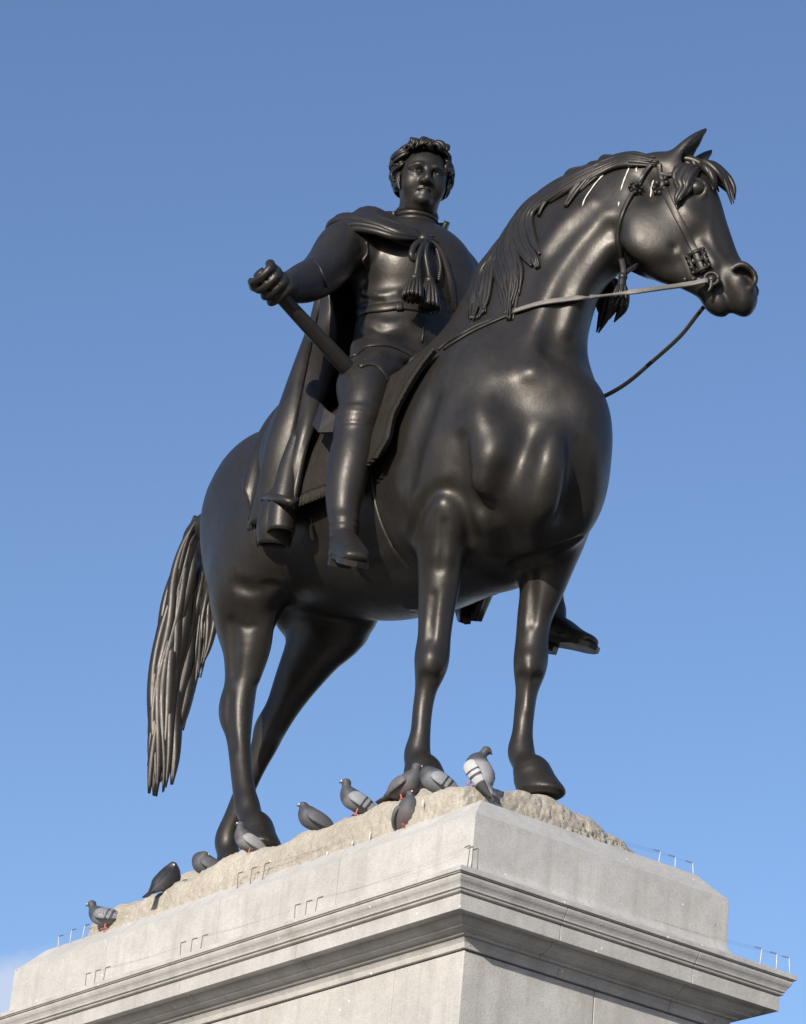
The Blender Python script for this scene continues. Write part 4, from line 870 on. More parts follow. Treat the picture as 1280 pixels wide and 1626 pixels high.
for s in (1, -1):
    c = np.array((0.529, -0.129, 4.507)); c = c+hn*(s-1)*.165; rg = Bag()
    rg.add(tube([c+(hd*math.cos(a)+hz*math.sin(a))*.05 for a in np.linspace(0, 2*math.pi, 17)], [.016]*17, n=2, m=8)); rg.add(ball(c, (.022, .032, .032), (hn, hd))); rg.add(ball(c-hn*s*.02, (.03, .055, .055), (hn, hd)))
    if s < 0: rg.build('bit_ring', BRONZE, BR); continue
    rg.add(tube([c-hd*.05, c-hd*.12-hz*.01], [.024, .02], [.014, .014], hn, n=2, m=8)); rg.add(ball(c-hd*.13-hz*.01+hn*s*.01, .026, nu=8, nv=6)); rg.add(ball(c-hd*.19-hz*.015+hn*s*.01, .022, nu=8, nv=6))
    rg.add(tube([c, c-hz*.06, c-hz*.11-hd*.02], [.02, .018, .012], n=3, m=8))
    rg.build('bit_ring', BRONZE, BR)
REIN = bronze('worn bronze', (.13, .12, .105), (.21, .195, .175), .42, .55)
strap('rein', [(0.487, -0.137, 4.476), (0.347, -0.011, 4.426), (-0.100, 0.024, 4.201), (0.047, 0.606, 4.446), (-0.080, 0.621, 4.391), (-0.161, 0.702, 4.373), (-0.259, 0.791, 4.347), (-0.312, 0.899, 4.335), (-0.352, 1.039, 4.329)], .024, .009, nv=nrm((-.6, -.7, .4)), parent=BR, m=REIN)
strap('rein', [(-0.328, 1.041, 4.345), (-0.397, 1.172, 4.314), (-0.467, 1.302, 4.266), (-0.540, 1.390, 4.196), (-0.577, 1.511, 4.157), (-0.610, 1.582, 4.102)], .026, .008, HV, .008, parent=BR)
strap('rein', [(-0.336, 1.059, 4.327), (-0.413, 1.177, 4.272), (-0.510, 1.277, 4.193), (-0.586, 1.373, 4.114), (-0.625, 1.482, 4.060)], .022, .008, HV, .010, parent=BR)
strap('rein', [(0.692, 0.126, 4.440), (0.674, 0.171, 4.387), (0.620, 0.291, 4.227), (0.520, 0.454, 4.049), (0.420, 0.660, 3.876), (0.360, 0.925, 3.821), (0.340, 1.174, 3.879)], .016, .006, nv=nrm((.5, .3, .8)), parent=BR)
ts = Bag(); p0 = np.array((0.058, 0.307, 4.499)); p1 = np.array((0.050, 0.315, 4.300))
ts.add(ball(p0, .035)); ts.add(tube([p0, p0*.6+p1*.4, p1*.8+p0*.2], [.026, .036, .046], n=3, m=10))
for i in range(9):
    a = i*.7; d = np.array([math.cos(a), math.sin(a), 0]); ts.add(tube([p0*.6+p1*.4+d*.03, p1*.7+p0*.3+d*.045, p1+d*.06], [.012, .013, .006], n=3, m=5))
ts.add(tube([(0.073, 0.320, 4.531), (0.110, 0.297, 4.579), (0.166, 0.283, 4.639)], [.02, .018, .014], n=3, m=7))
ts.build('tassel', BRONZE, BR)

# ------------------------------------------------------------------ ground and pedestal
from mathutils import noise as mn
def fbm(p, sc, oc=4, seed=0.0):
    return mn.fractal(Vector((p[0]*sc+seed, p[1]*sc+seed*1.7, p[2]*sc-seed)), 1.0, 2.0, oc)
def granite(name, c0, c1, dark, speck=1.0, rough=.0, drop=.5, bumpd=.004, runs=.7):
    m, nt, b = mat(name); P = gcoord(nt)
    big = noise(nt, P, .9, 6, .62); mid = noise(nt, P, 5, 6, .65); gr = noise(nt, P, 95, 3, .75)
    col = mixc(nt, ramp(nt, big, [(.32, (0, 0, 0)), (.68, (1, 1, 1))]), c0, c1)
    col = mixc(nt, ramp(nt, mid, [(.35, (.45, .45, .45)), (.6, (0, 0, 0))]), col, tuple(x*.72 for x in c0))
    v1 = node(nt, 'ShaderNodeTexVoronoi', {'Vector': P, 'Scale': 250.0}).outputs['Color']
    gs = node(nt, 'ShaderNodeSeparateColor', {0: v1}).outputs[0]
    col = mixc(nt, ramp(nt, gs, [(.0, (.38*speck,)*3), (.14, (.22*speck,)*3), (.2, (0, 0, 0))]), col, dark)
    col = mixc(nt, ramp(nt, gs, [(.82, (0, 0, 0)), (.95, (.25*speck,)*3)]), col, (.72, .69, .64))
    run = noise(nt, vmul(nt, P, (5.0, 5.0, .35)), 1.0, 5, .62)                                     # weather runs
    col = mixc(nt, ramp(nt, run, [(.50, (0, 0, 0)), (.74, (runs, runs, runs))]), col, (c0[0]*.55, c0[1]*.52, c0[2]*.47))
    vd = node(nt, 'ShaderNodeTexVoronoi', {'Vector': P, 'Scale': 9.0, 'Randomness': 1.0}); dd = vd.outputs['Distance']      # droppings
    ds = ramp(nt, dd, [(.0, (1, 1, 1)), (.06, (1, 1, 1)), (.08, (0, 0, 0))]); rs = ramp(nt, node(nt, 'ShaderNodeSeparateColor', {0: vd.outputs['Color']}).outputs[1], [(.60, (0, 0, 0)), (.61, (drop, drop, drop))])
    dm = node(nt, 'ShaderNodeMath', {0: ds, 1: rs}, operation='MULTIPLY').outputs[0]
    col = mixc(nt, dm, col, (.82, .81, .78))
    vk = node(nt, 'ShaderNodeTexVoronoi', {'Vector': P, 'Scale': 6.3, 'Randomness': 1.0})
    dk = node(nt, 'ShaderNodeMath', {0: ramp(nt, vk.outputs['Distance'], [(.0, (.8, .8, .8)), (.03, (.8, .8, .8)), (.05, (0, 0, 0))]), 1: ramp(nt, node(nt, 'ShaderNodeSeparateColor', {0: vk.outputs['Color']}).outputs[1], [(.80, (0, 0, 0)), (.81, (1, 1, 1))])}, operation='MULTIPLY').outputs[0]
    col = mixc(nt, dk, col, (.10, .09, .08))
    nt.links.new(col, b.inputs['Base Color'])
    b.inputs['Roughness'].default_value = .85; b.inputs['Specular IOR Level'].default_value = .25
    h = node(nt, 'ShaderNodeMath', {0: gr, 1: mid}, operation='ADD').outputs[0]
    nm = bump(nt, h, bumpd, .7)
    if rough: nm = bump(nt, noise(nt, P, 26, 6, .75), rough, 1.0, nm)
    nt.links.new(nm, b.inputs['Normal'])
    return m
GRAN = granite('dressed granite', (.445, .43, .405), (.55, .532, .505), (.13, .12, .11), 1.0, 0, .85, .004, .42)
ROCK = granite('rough granite', (.42, .375, .305), (.54, .49, .41), (.12, .105, .085), 1.5, .012, .6, .006, .2)

gm, gnt, gb = mat('paving'); gp = gcoord(gnt)
gcol = mixc(gnt, ramp(gnt, noise(gnt, gp, .4, 6, .6), [(.3, (0, 0, 0)), (.7, (1, 1, 1))]), (.055, .053, .050), (.085, .082, .076))
br_ = node(gnt, 'ShaderNodeTexBrick', {'Vector': gp, 'Scale': 1.0, 'Mortar Size': .01, 'Brick Width': 1.1, 'Row Height': .7}); br_.inputs['Color1'].default_value = (1, 1, 1, 1); br_.inputs['Color2'].default_value = (.8, .8, .8, 1); br_.inputs['Mortar'].default_value = (.35, .35, .35, 1)
gnt.links.new(mixc(gnt, 1.0, gcol, br_.outputs['Color'], 'MULTIPLY'), gb.inputs['Base Color']); gb.inputs['Roughness'].default_value = .8
GZ = -8.37
tag(obj('ground', [(-3000, -3000, GZ), (3000, -3000, GZ), (3000, 3000, GZ), (-3000, 3000, GZ)], [(0, 1, 2, 3)], gm, None, False), kind='structure')

PED = empty('pedestal', (0, 2.87, GZ)); tag(PED, 'tall pale granite pedestal with a moulded cornice under the bronze horse', 'pedestal')
X0, X1, Y0, Y1 = -1.1, 1.1, 0.0, 5.745
def arc(c, r, a0, a1, n):
    return [(c[0]+r*math.cos(math.radians(a)), c[1]+r*math.sin(math.radians(a))) for a in np.linspace(a0, a1, n)]
def sweep(name, path, prof, parent, m, bev=.006):
    """stone: closed profile (offset outwards, height) carried along a plan path with mitred corners"""
    path = [np.array(p, float) for p in path]; n = len(path); k_ = len(prof); V = []
    for i, p in enumerate(path):
        d0 = nrm(path[i]-path[i-1]) if i > 0 else None; d1 = nrm(path[i+1]-path[i]) if i < n-1 else None
        n0 = np.array([-d0[1], d0[0]]) if d0 is not None else None; n1 = np.array([-d1[1], d1[0]]) if d1 is not None else None
        if n0 is None: mt = n1
        elif n1 is None: mt = n0
        else: mt = (n0+n1)/(1+n0@n1)
        for o, z in prof: V.append((p[0]+mt[0]*-o, p[1]+mt[1]*-o, z))
    F = []
    for i in range(n-1):
        for j in range(k_):
            a, b = i*k_+j, i*k_+(j+1) % k_; F.append((a, b, b+k_, a+k_))
    F.append(tuple(range(k_-1, -1, -1))); F.append(tuple((n-1)*k_+j for j in range(k_)))
    o = obj(name, V, F, m, parent, False)
    bm = bmesh.new(); bm.from_mesh(o.data); bmesh.ops.recalc_face_normals(bm, faces=bm.faces); bm.to_mesh(o.data); bm.free()
    if bev:
        md = o.modifiers.new('bevel', 'BEVEL'); md.width = bev; md.segments = 2; md.limit_method = 'ANGLE'; md.angle_limit = math.radians(50)
    return o
def course(name, prof, jl, jf, jr, jb, gap=.005, m=None, bev=.006):
    """a course of stones round the pedestal; joints on the left (y), front (x), right (y) and back (x) faces. Path runs clockwise seen from above so that offsets point out"""
    corners = [(X0, Y0), (X1, Y0), (X1, Y1), (X0, Y1)]
    g = gap/2; pts = []                               # around: front left->right, right front->back, back right->left, left back->front
    seq = [('x', Y0, sorted(jf), 1), ('y', X1, sorted(jr), 1), ('x', Y1, sorted(jb, reverse=True), -1), ('y', X0, sorted(jl, reverse=True), -1)]
    loop = []
    for (ax, c, js, sg), cn in zip(seq, corners):
        loop.append(('c', cn))
        for j in js: loop.append(('j', (j, c) if ax == 'x' else (c, j), ax, sg))
    i0 = next(i for i, q in enumerate(loop) if q[0] == 'j'); loop = loop[i0:]+loop[:i0]; loop.append(loop[0])
    cur = None; out = []
    for q in loop:
        p = np.array(q[1], float)
        if q[0] == 'c': cur.append(p)
        else:
            d = np.array([q[3], 0.0]) if q[2] == 'x' else np.array([0.0, q[3]])
            if cur is not None: cur.append(p-d*g); out.append(cur)
            cur = [p+d*g]
    obs = []
    for path in out:
        inner = -.5
        obs.append(sweep(name, path, list(prof)+[(inner, prof[-1][1]), (inner, prof[0][1])], PED, m or GRAN, bev))
    return obs
# top block with a splayed upper edge, coved out to the cornice
course('block_stone', [(-.16, .15), (-.03, .012), (0, -.015), (0, -.325)]+[(.11-.11*math.cos(a), -.325-.10*math.sin(a)) for a in np.linspace(.15, 1.25, 6)]+[(.15, -.446), (.325, -.522), (.337, -.528), (.337, -.558), (.326, -.562), (.326, -.5665)],
       [1.473, 2.904, 4.40], [], [1.5, 2.9, 4.4], [0.0])
# cornice
cym = [(.318, -.5705), (.316, -.585), (.308, -.602), (.296, -.617), (.288, -.632), (.285, -.646)]
course('cornice_stone', cym+[(.270, -.647), (.270, -.652), (.279, -.655), (.275, -.664), (.266, -.669), (.250, -.670), (.250, -.676), (.259, -.678), (.257, -.775), (.222, -.775), (.218, -.768), (.190, -.772), (.180, -.785), (.165, -.803), (.140, -.814), (.132, -.816), (.132, -.824), (.105, -.829), (.080, -.833), (.068, -.835), (.068, -.851), (.050, -.854)],
       [1.502, 2.896, 4.30], [-.546, .581], [1.5, 2.9, 4.3], [-.5, .55])
# necking, die, and the foot of the pedestal
course('neck_stone', [(.046, -.8565), (.036, -.868), (.024, -.885), (.018, -.915), (.018, -.9205)], [.95, 2.5, 4.1], [-.35, .6], [1.5, 2.9, 4.3], [-.5, .55], gap=.004)
zt = -.9265
for i, (jl, jf) in enumerate((([.73, 2.168, 3.62, 4.9], [-.015]), ([1.45, 2.9, 4.3], [-.45, .5]), ([.73, 2.168, 3.62, 4.9], [0.0]), ([1.45, 2.9, 4.3], [-.45, .5]), ([.73, 2.168, 3.62, 4.9], [0.0]))):
    zb = zt-1.05; course('die_stone', [(-.005, zt), (-.005, zb)], jl, jf, jl, jf); zt = zb-.005
course('base_stone', [(0, zt), (.05, zt-.05), (.16, zt-.12), (.26, zt-.2), (.28, zt-.28), (.28, zt-.6), (.45, zt-.62), (.45, GZ+.38)], [1.45, 2.9, 4.3], [-.45, .5], [1.45, 2.9, 4.3], [0.0])
course('step_stone', [(.5, GZ+.375), (.95, GZ+.37), (.95, GZ)], [.7, 2.2, 3.6, 5.0], [-.6, .6], [.7, 2.2, 3.6, 5.0], [-.6, .6])
Bag().add(box((0, 2.87, -3.9), (1.5, 5.0, 8.0))).build('core', GRAN, PED, False)
Bag().add(box((0, 2.87, .115), (1.7, 5.2, .06))).build('bed_slab', GRAN, PED, False)

# rough boulder slab that the hooves stand on
ctl = [(-.93, 5.0, .29), (-.93, 4.4, .31), (-.93, 4.1, .33), (-.93, 3.64, .345), (-.93, 3.45, .40), (-.93, 3.17, .44), (-.93, 2.9, .40), (-.93, 2.545, .37), (-.93, 2.0, .38), (-.93, 1.62, .39), (-.93, 1.05, .385), (-.93, .7, .36), (-.93, .38, .315),
       (-.66, .37, .365), (-.34, .37, .43), (-.13, .37, .436), (.1, .38, .40), (.39, .40, .34), (.62, .42, .30), (.80, .5, .30),
       (-.38, 1.50, .68), (.37, 1.21, .80), (-.41, 3.54, .70), (.2, 4.74, .80), (0, 2.5, .70), (-.45, 1.9, .62), (-.5, 2.6, .60), (-.5, 4.2, .62), (.45, 2.5, .74), (0, .85, .60), (-.4, .9, .52), (.4, .8, .56), (.93, 1.2, .36), (.93, 2.5, .40), (.93, 4.0, .40), (.9, 5.0, .36), (0, 5.05, .5), (.45, 3.8, .74), (-.1, 3.9, .72), (-.5, 4.8, .48)]
ctl = np.array(ctl)
def mound(x, y):
    d2 = (ctl[:, 0]-x)**2+((ctl[:, 1]-y))**2+.003; w = 1/d2**1.5; return float((w*ctl[:, 2]).sum()/w.sum())
bx0, by0, by1 = -.95, .36, 5.02
def outline(u):                                      # plan of the slab: 0..1 round a rectangle with blunted corners
    P = [(-.95, .36), (-.4, .355), (.1, .36), (.55, .38), (.72, .46), (.90, .75), (.95, 1.5), (.95, 3.0), (.95, 4.6), (.88, 4.98), (.2, 5.04), (-.5, 5.02), (-.93, 5.0), (-.955, 4.4), (-.95, 3.0), (-.955, 1.6), (-.95, .36)]
    P = np.array(P); L = np.concatenate([[0], np.cumsum(np.linalg.norm(np.diff(P, axis=0), axis=1))]); s = u*L[-1]
    return np.array([np.interp(s, L, P[:, 0]), np.interp(s, L, P[:, 1])])
def vnoise(P, sc, oc=4, seed=0, rough=.5):
    """fractal value noise, -1..1, for arrays of points"""
    P = np.asarray(P, float)*sc+seed*7.31; out = np.zeros(len(P)); amp = 1.0; tot = 0.0
    def hsh(i):
        n_ = (i[:, 0].astype(np.int64)*73856093) ^ (i[:, 1].astype(np.int64)*19349663) ^ (i[:, 2].astype(np.int64)*83492791) ^ (seed*2654435)
        n_ = (n_ ^ (n_ >> 13))*1274126177; n_ = n_ & 0x7fffffff; n_ = (n_ ^ (n_ >> 15)) & 0xffff
        return n_/32767.5-1
    for o in range(oc):
        i = np.floor(P).astype(int); f = P-i; f = f*f*(3-2*f); v = 0
        for dx in (0, 1):
            for dy in (0, 1):
                for dz in (0, 1):
                    v = v+hsh(i+np.array([dx, dy, dz]))*(f[:, 0] if dx else 1-f[:, 0])*(f[:, 1] if dy else 1-f[:, 1])*(f[:, 2] if dz else 1-f[:, 2])
        out += v*amp; tot += amp; amp *= rough; P = P*2.03+11.7
    return out/tot
def mounds(Q):
    d2 = (ctl[None, :, 0]-Q[:, :1])**2+(ctl[None, :, 1]-Q[:, 1:2])**2+.006; w = 1/d2**1.5; return (w*ctl[None, :, 2]).sum(1)/w.sum(1)
NU = 1000; U_ = np.arange(NU)/NU
Po = np.stack([outline(u) for u in U_]); Ao = np.stack([np.zeros(NU), np.clip(Po[:, 1], .95, 4.5)], 1); Do = Po-Ao; Dn = Do/np.linalg.norm(Do, axis=1, keepdims=True)
Ze = mounds(Po); rows = []
for t in np.linspace(0, 1, 15):                     # sides, rounding over at the top
    inn = .010*t+.05*t**4; q = Po-Dn*inn[None, None] if False else Po-Dn*inn; z = .13+(Ze-.13)*(1-(1-t)**1.15)*1.0-.012*t**6
    rows.append((q, z, Dn*(1-.6*t**3), .2+.8*t**3))
for t in np.concatenate([np.linspace(.012, .12, 7), np.linspace(.15, .96, 34)]):
    q = Po-Dn*.06-(Do-Dn*.06)*t; rows.append((q, mounds(q), Dn*0, np.ones(1)*1.0))
V = []
for q, z, dn, wz in rows:
    P3 = np.concatenate([q, z[:, None]*1.9], 1)
    a = vnoise(P3, 5, 4, 1); b_ = vnoise(P3, 26, 3, 2, .6); c_ = vnoise(P3, 60, 2, 3); pit = np.clip(vnoise(P3, 34, 2, 5)-.25, 0, 1)
    o = .007*a+.012*b_+.010*c_-.028*pit
    front = np.clip((.55-q[:, 1])*6, 0, 1)          # the front end is left rougher
    o = o*(1+.7*front)
    V.append(np.concatenate([q+dn*o[:, None], (z+o*.55*wz)[:, None]], 1))
V = np.concatenate(V); nl = len(rows); F = []
for l in range(nl-1):
    for i in range(NU):
        a, b = l*NU+i, l*NU+(i+1) % NU; F.append((a, b, b+NU, a+NU))
V = np.concatenate([V, [(0, 2.7, mound(0, 2.7))]]); c_ = len(V)-1
for i in range(NU): F.append(((nl-1)*NU+i, (nl-1)*NU+(i+1) % NU, c_))
obj('rough_slab', V, F, ROCK, PED, True)

# ------------------------------------------------------------------ pigeons
def pig_mat(name, body, neck, wing=None, bars=True, tip=(.05, .05, .055), check=0.0):
    m, nt, b = mat(name); tc = node(nt, 'ShaderNodeTexCoord').outputs['Object']; sx = node(nt, 'ShaderNodeSeparateXYZ', {0: tc})
    nz = noise(nt, tc, 60, 4, .7)
    def math_(op, a, b_): return node(nt, 'ShaderNodeMath', {0: a, 1: b_}, operation=op).outputs[0]
    if wing is None:
        k_ = math_('ADD', math_('MULTIPLY', sx.outputs[0], .75), sx.outputs[2]); k_ = math_('ADD', k_, math_('MULTIPLY', nz, .03))
        f = ramp(nt, node(nt, 'ShaderNodeMapRange', {'Value': k_, 'From Min': .16, 'From Max': .25}).outputs[0], [(.1, (0, 0, 0)), (.6, (1, 1, 1))])
        sheen = ramp(nt, noise(nt, tc, 22, 2, .5), [(.38, (.045, .085, .07)), (.62, (.10, .06, .095))])
        col = mixc(nt, f, body, mixc(nt, .45, neck, sheen))
        tf = ramp(nt, node(nt, 'ShaderNodeMapRange', {'Value': sx.outputs[0], 'From Min': -.19, 'From Max': -.15}).outputs[0], [(.2, (1, 1, 1)), (.6, (0, 0, 0))])
        col = mixc(nt, tf, col, tip)
    else:
        xx = math_('ADD', sx.outputs[0], math_('MULTIPLY', sx.outputs[2], .55)); xx = math_('ADD', xx, math_('MULTIPLY', nz, .012))
        col = wing
        if check: col = mixc(nt, ramp(nt, node(nt, 'ShaderNodeTexVoronoi', {'Vector': tc, 'Scale': 70.0}).outputs['Distance'], [(.2, (check,)*3), (.5, (0, 0, 0))]), wing, tip)
        mr = node(nt, 'ShaderNodeMapRange', {'Value': xx, 'From Min': -.16, 'From Max': .12}).outputs[0]
        if bars:
            fb = ramp(nt, mr, [(.0, (1, 1, 1)), (.30, (1, 1, 1)), (.33, (0, 0, 0)), (.46, (0, 0, 0)), (.47, (1, 1, 1)), (.53, (1, 1, 1)), (.54, (0, 0, 0)), (.62, (0, 0, 0)), (.63, (1, 1, 1)), (.68, (1, 1, 1)), (.69, (0, 0, 0))])
        else: fb = ramp(nt, mr, [(.25, (1, 1, 1)), (.36, (0, 0, 0))])
        col = mixc(nt, fb, col, tip)
    col = mixc(nt, math_('MULTIPLY', nz, .6), col, (.02, .02, .022), 'MIX')
    nt.links.new(col, b.inputs['Base Color']); b.inputs['Roughness'].default_value = .6
    nt.links.new(bump(nt, noise(nt, vmul(nt, tc, (60, 160, 160)), 1.0, 3, .6), .004, .5), b.inputs['Normal'])
    return m
def flat(name, c, r=.5):
    m, nt, b = mat(name); P = gcoord(nt)
    nt.links.new(mixc(nt, noise(nt, P, 120, 2, .5), tuple(x*.75 for x in c), tuple(min(1, x*1.2) for x in c)), b.inputs['Base Color']); b.inputs['Roughness'].default_value = r; return m
PINK = flat('pigeon foot', (.46, .13, .10)); BEAK = flat('beak', (.05, .045, .045)); CERE = flat('cere', (.75, .73, .70)); EYE = flat('pigeon eye', (.35, .10, .02), .2)
PAL = {'grey': ((.22, .23, .25), (.065, .075, .09), (.34, .35, .37), True, 0), 'dark': ((.11, .115, .125), (.05, .055, .065), (.12, .12, .13), False, .5), 'black': ((.020, .020, .022), (.018, .020, .022), (.018, .018, .020), False, 0),
       'pale': ((.36, .36, .37), (.08, .09, .10), (.60, .60, .60), True, 0), 'mauve': ((.17, .14, .15), (.10, .105, .11), (.16, .155, .16), False, .3), 'check': ((.25, .26, .28), (.07, .08, .09), (.28, .29, .31), True, .75), 'silver': ((.30, .30, .31), (.13, .125, .135), (.40, .39, .39), False, .15)}
PMAT = {k_: (pig_mat('plumage '+k_, v_[0], v_[1]), pig_mat('wing '+k_, v_[0], v_[1], v_[2], v_[3], check=v_[4])) for k_, v_ in PAL.items()}
for k_ in ('black',): PMAT[k_] = (pig_mat('plumage black', (.02, .02, .022), (.02, .02, .022), tip=(.015, .015, .016)), PMAT[k_][1])
def lobj(name, VF, m, parent):
    V, F = VF; me = bpy.data.meshes.new(name); me.from_pydata([tuple(v) for v in V], [], [tuple(int(i) for i in f) for f in F]); me.update()
    me.polygons.foreach_set('use_smooth', [True]*len(me.polygons)); me.materials.append(m)
    o = bpy.data.objects.new(name, me); COL.objects.link(o); o.parent = parent; return o
def pigeon(label, loc, heading, pal, pose='stand', turn=0.0, puff=1.0, size=1.0, tilt=0.0, droop=0.0, tail_side=0.0, nk_off=(0, 0, 0)):
    puff *= 1.1
    e = empty('pigeon', loc); e.rotation_euler = (0, math.radians(tilt), math.radians(heading)); size *= .9; e.scale = (size,)*3
    tag(e, label, 'pigeon', 'pigeons resting on the stone under the horse')
    body, wing = PMAT[pal]
    h0 = {'stand': -.022, 'sit': -.055, 'tuck': -.055, 'preen': -.045}[pose]
    v = Vol((-.26, -.13, -.03), (.2, .13, .32), .0075); z = np.array([0, 0, h0])
    def L(*q): return np.array(q)+z
    v.loft([(L(-.11, 0, .095-droop*.3), .028, .022), (L(-.07, 0, .11-droop*.15), .048*puff, .045*puff), (L(-.01, 0, .13), .062*puff, .060*puff), (L(.045, 0, .15), .060*puff, .062*puff), (L(.075, 0, .175), .045*puff, .046*puff)], side=(0, 1, 0), k=.02, n=5)
    ct, s_ = math.cos(math.radians(turn)), math.sin(math.radians(turn))
    if pose == 'stand': hd_ = L(.088, 0, .262); nk = L(.085, 0, .215)
    elif pose == 'sit': hd_ = L(.092, 0, .232); nk = L(.082, 0, .205)
    elif pose == 'tuck': hd_ = L(.05, .045, .205); nk = L(.06, .02, .195)
    else: hd_ = L(.06, -.06, .19); nk = L(.085, -.03, .20)
    nk = nk+np.array(nk_off)*.6; hd_ = hd_+np.array(nk_off)
    v.loft([(L(.055, 0, .165), .05*puff, .048*puff), (nk, .034, .034), (hd_-(0, 0, .008), .0265, .0265)], side=(0, 1, 0), k=.025, n=5)
    fd = np.array([ct, s_, -.12]); fd /= np.linalg.norm(fd); v.ell(hd_+fd*.006, (.034, .0265, .0275), .012, ax=(fd, (0, 0, 1)))
    v.loft([(L(-.09, 0, .10-droop*.3), .030, .016), (L(-.15, tail_side*.5, .078-droop*.7), .034, .010), (L(-.225, tail_side, .048-droop*1.2), .040, .007)], side=(0, 1, 0), k=.02, n=4)
    V, Q = v.mesh(1); lobj('body', (V, Q.tolist()), body, e)
    for s in (-1, 1):
        P = np.array([L(.072, s*.040*puff, .165), L(.045, s*.060*puff, .155), L(.0, s*.066*puff, .135), L(-.06, s*.056*puff, .112-droop*.2), L(-.12, s*.036, .088-droop*.6), L(-.185, s*.016+tail_side*.6, .062-droop*1.0)])
        lobj('wing', tube(P, [.012, .040, .050, .046, .030, .006], [.008, .016, .018, .016, .010, .003], np.tile((0, s, .35), (6, 1)), m=12, n=4), wing, e)
    side_ = np.array([-fd[1], fd[0], 0])
    lobj('beak', tube([hd_+fd*.030, hd_+fd*.042-(0, 0, .003), hd_+fd*.056-(0, 0, .009)], [.0095, .0065, .0015], n=3, m=8), BEAK, e)
    lobj('cere', ball(hd_+fd*.036+(0, 0, .006), .0085, nu=8, nv=6), CERE, e)
    for s in (-1, 1): lobj('eye', ball(hd_+fd*.014+side_*s*.0235+(0, 0, .006), .0062, nu=8, nv=6), EYE, e)
    if pose == 'stand':
        for s in (-1, 1):
            b = Bag(); kx = np.array([-.005, s*.030, .07]); ft = np.array([.012, s*.030, .006])
            b.add(tube([kx, (kx+ft)/2+(.0, 0, 0), ft], [.010, .0055, .006], n=3, m=7))
            for a in (-35, 0, 35, 180):
                d = np.array([math.cos(math.radians(a)), math.sin(math.radians(a)), 0])*(.034 if a != 180 else .02); b.add(tube([ft, ft+d*.6+(0, 0, .002), ft+d-(0, 0, .003)], [.005, .0045, .002], n=2, m=6))
            lobj('leg', (np.concatenate(b.V), b.F), PINK, e)
    return e
def on_slab(p, dz=0.0): return (p[0], p[1], mound(p[0], p[1])+dz)
pigeon('grey chequered pigeon with red feet at the far left end of the pedestal', (-0.950, 4.672, 0.138), 128, 'check', turn=20, size=1.12, tilt=16, droop=-.01)
pigeon('all-black pigeon hunched on the rough stone left of the hind hooves', on_slab((-0.860, 4.020, 0.373)), 10, 'black', 'sit', turn=-120, puff=1.05, size=1.2, tilt=-26, nk_off=(-.02, -.02, -.015))
pigeon('curled-up grey pigeon sitting just left of the hind hoof', on_slab((-0.800, 3.592, 0.467)), 150, 'dark', 'tuck', turn=160, puff=1.15, size=1.1)
pigeon('light grey pigeon standing in front of the near hind hoof', on_slab((-0.780, 3.107, 0.509)), 160, 'silver', turn=25, size=1.05)
pigeon('slate grey pigeon crouching between the hind and fore hooves, facing left', on_slab((-0.820, 2.225, 0.435)), 150, 'dark', 'sit', turn=10, puff=1.1, size=1.12)
pigeon('grey pigeon with two black wing bars standing tall, facing left', on_slab((-0.840, 1.700, 0.437)), 150, 'grey', turn=10, size=1.15, droop=.02)
pigeon('brownish grey pigeon facing right beside the right fore hoof, tail to the left', on_slab((-0.840, 1.169, 0.445)), -78, 'mauve', turn=40, puff=1.12, size=1.12)
pigeon('plump mauve-breasted pigeon facing the viewer, lowest on the ledge', (-0.945, 0.951, 0.128), -112, 'mauve', turn=8, puff=1.22, size=1.05, tilt=-20)
pigeon('preening pigeon with barred wings sitting right against the fore hoof', on_slab((-0.760, 0.886, 0.479)), 155, 'grey', 'preen', turn=-150, puff=1.1, size=1.15)
pigeon('white-winged pigeon perched on the near corner of the stone with drooping tail', on_slab((-0.800, 0.446, 0.361)), 95, 'pale', turn=-100, puff=1.2, size=1.14, droop=.05, tilt=-28, tail_side=-.06, nk_off=(-.01, -.04, .012))

for p, l in (((-0.972, 1.332, 0.186), .07), ((-0.972, 0.758, 0.281), .05), ((-0.975, 1.524, 0.160), .03), ((-0.720, 0.382, 0.276), .05), ((-0.760, 0.381, 0.291), .035), ((-0.975, 1.814, 0.145), .03)):
    p = np.array(p); Bag().add(tube([p, p-(0, 0, l*.5), p-(0, 0, l)], [.003, .007, .003], n=3, m=6)).build('bird_dropping', wm, PED)
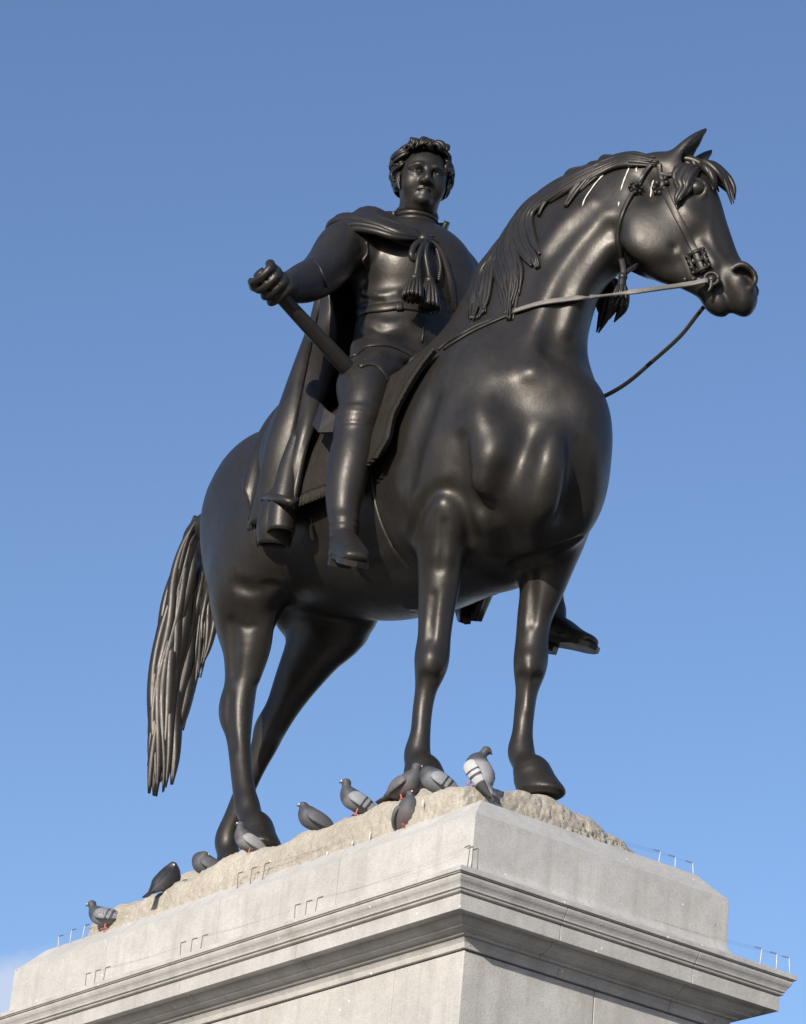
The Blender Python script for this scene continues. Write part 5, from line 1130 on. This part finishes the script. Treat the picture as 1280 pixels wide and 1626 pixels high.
# ------------------------------------------------------------------ bird-deterrent posts and wires
STEEL = flat('wire post', (.62, .60, .58), .35); SPR = flat('wire spring', (.10, .095, .09), .4); DARK_POST = flat('dark post', (.20, .17, .15), .6)  # same posts in a darker tone for the left side and near corner
def wires(label, posts, run, hgt=.10, pm=None):
    b0 = np.array(posts[0], float); e = empty('bird_wire', tuple(b0)); tag(e, label, 'bird wire', 'bird wires along the ledges')
    run = nrm(run)
    for i, p in enumerate(posts):
        p = np.array(p, float); t = p+np.array([0, 0, hgt])+run*(.012*(i-1))
        Bag().add(tube([p-(0, 0, .02), t], [.0034, .0030], n=1, m=6)).build('post', pm or STEEL, e)
        c = []
        for k_ in range(33):
            a = k_*math.pi/2; c.append(t+run*(.004+.055*k_/32)+np.array([0, 0, .0045*math.sin(a)])+np.cross(run, up)*.0045*math.cos(a))
        Bag().add(tube(c, [.0013]*33, n=1, m=4)).build('spring', SPR, e)
        Bag().add(tube([t+run*.058, t+run*.55-(0, 0, .01), t+run*1.0], [.0005]*3, n=3, m=4)).build('wire', SPR, e)
zc = -.505
wires('three white posts with wires on the far right end of the cornice', [(1.13, -.30, zc), (1.28, -.30, zc), (1.405, -.30, zc)], (-1, .12, 0))
wires('three short posts with wires on the top block at its right end', [(.60, .17, .145), (.75, .17, .145), (.92, .17, .145)], (-1, .1, 0), .085)
wires('dark wire posts on the left cornice below the black pigeon', [(-1.36, 2.93, zc), (-1.36, 2.80, zc), (-1.36, 2.68, zc)], (.05, -1, 0), .11, DARK_POST)
wires('wire posts on the left cornice below the slate grey pigeon', [(-1.36, 1.55, zc), (-1.36, 1.43, zc), (-1.36, 1.32, zc)], (.05, -1, 0), .11, DARK_POST)
wires('wire posts on the left cornice near the picture edge', [(-1.36, 4.18, zc), (-1.36, 4.06, zc), (-1.36, 3.94, zc)], (.05, -1, 0), .11, DARK_POST)
wires('thin upright posts on the near corner of the cornice', [(-1.355, -.30, zc), (-1.33, -.31, zc), (-1.29, -.32, zc)], (.05, 1, 0), .13, DARK_POST)
wires('wire posts on the back left end of the top block', [(-.97, 5.35, .13), (-.97, 5.18, .145), (-.97, 5.0, .145)], (.05, -1, 0), .085)
wires('short wire posts against the rough stone near the hind hooves', [(-1.0, 2.86, .10), (-1.0, 2.70, .10), (-1.0, 2.55, .10)], (.05, -1, 0), .10, DARK_POST)
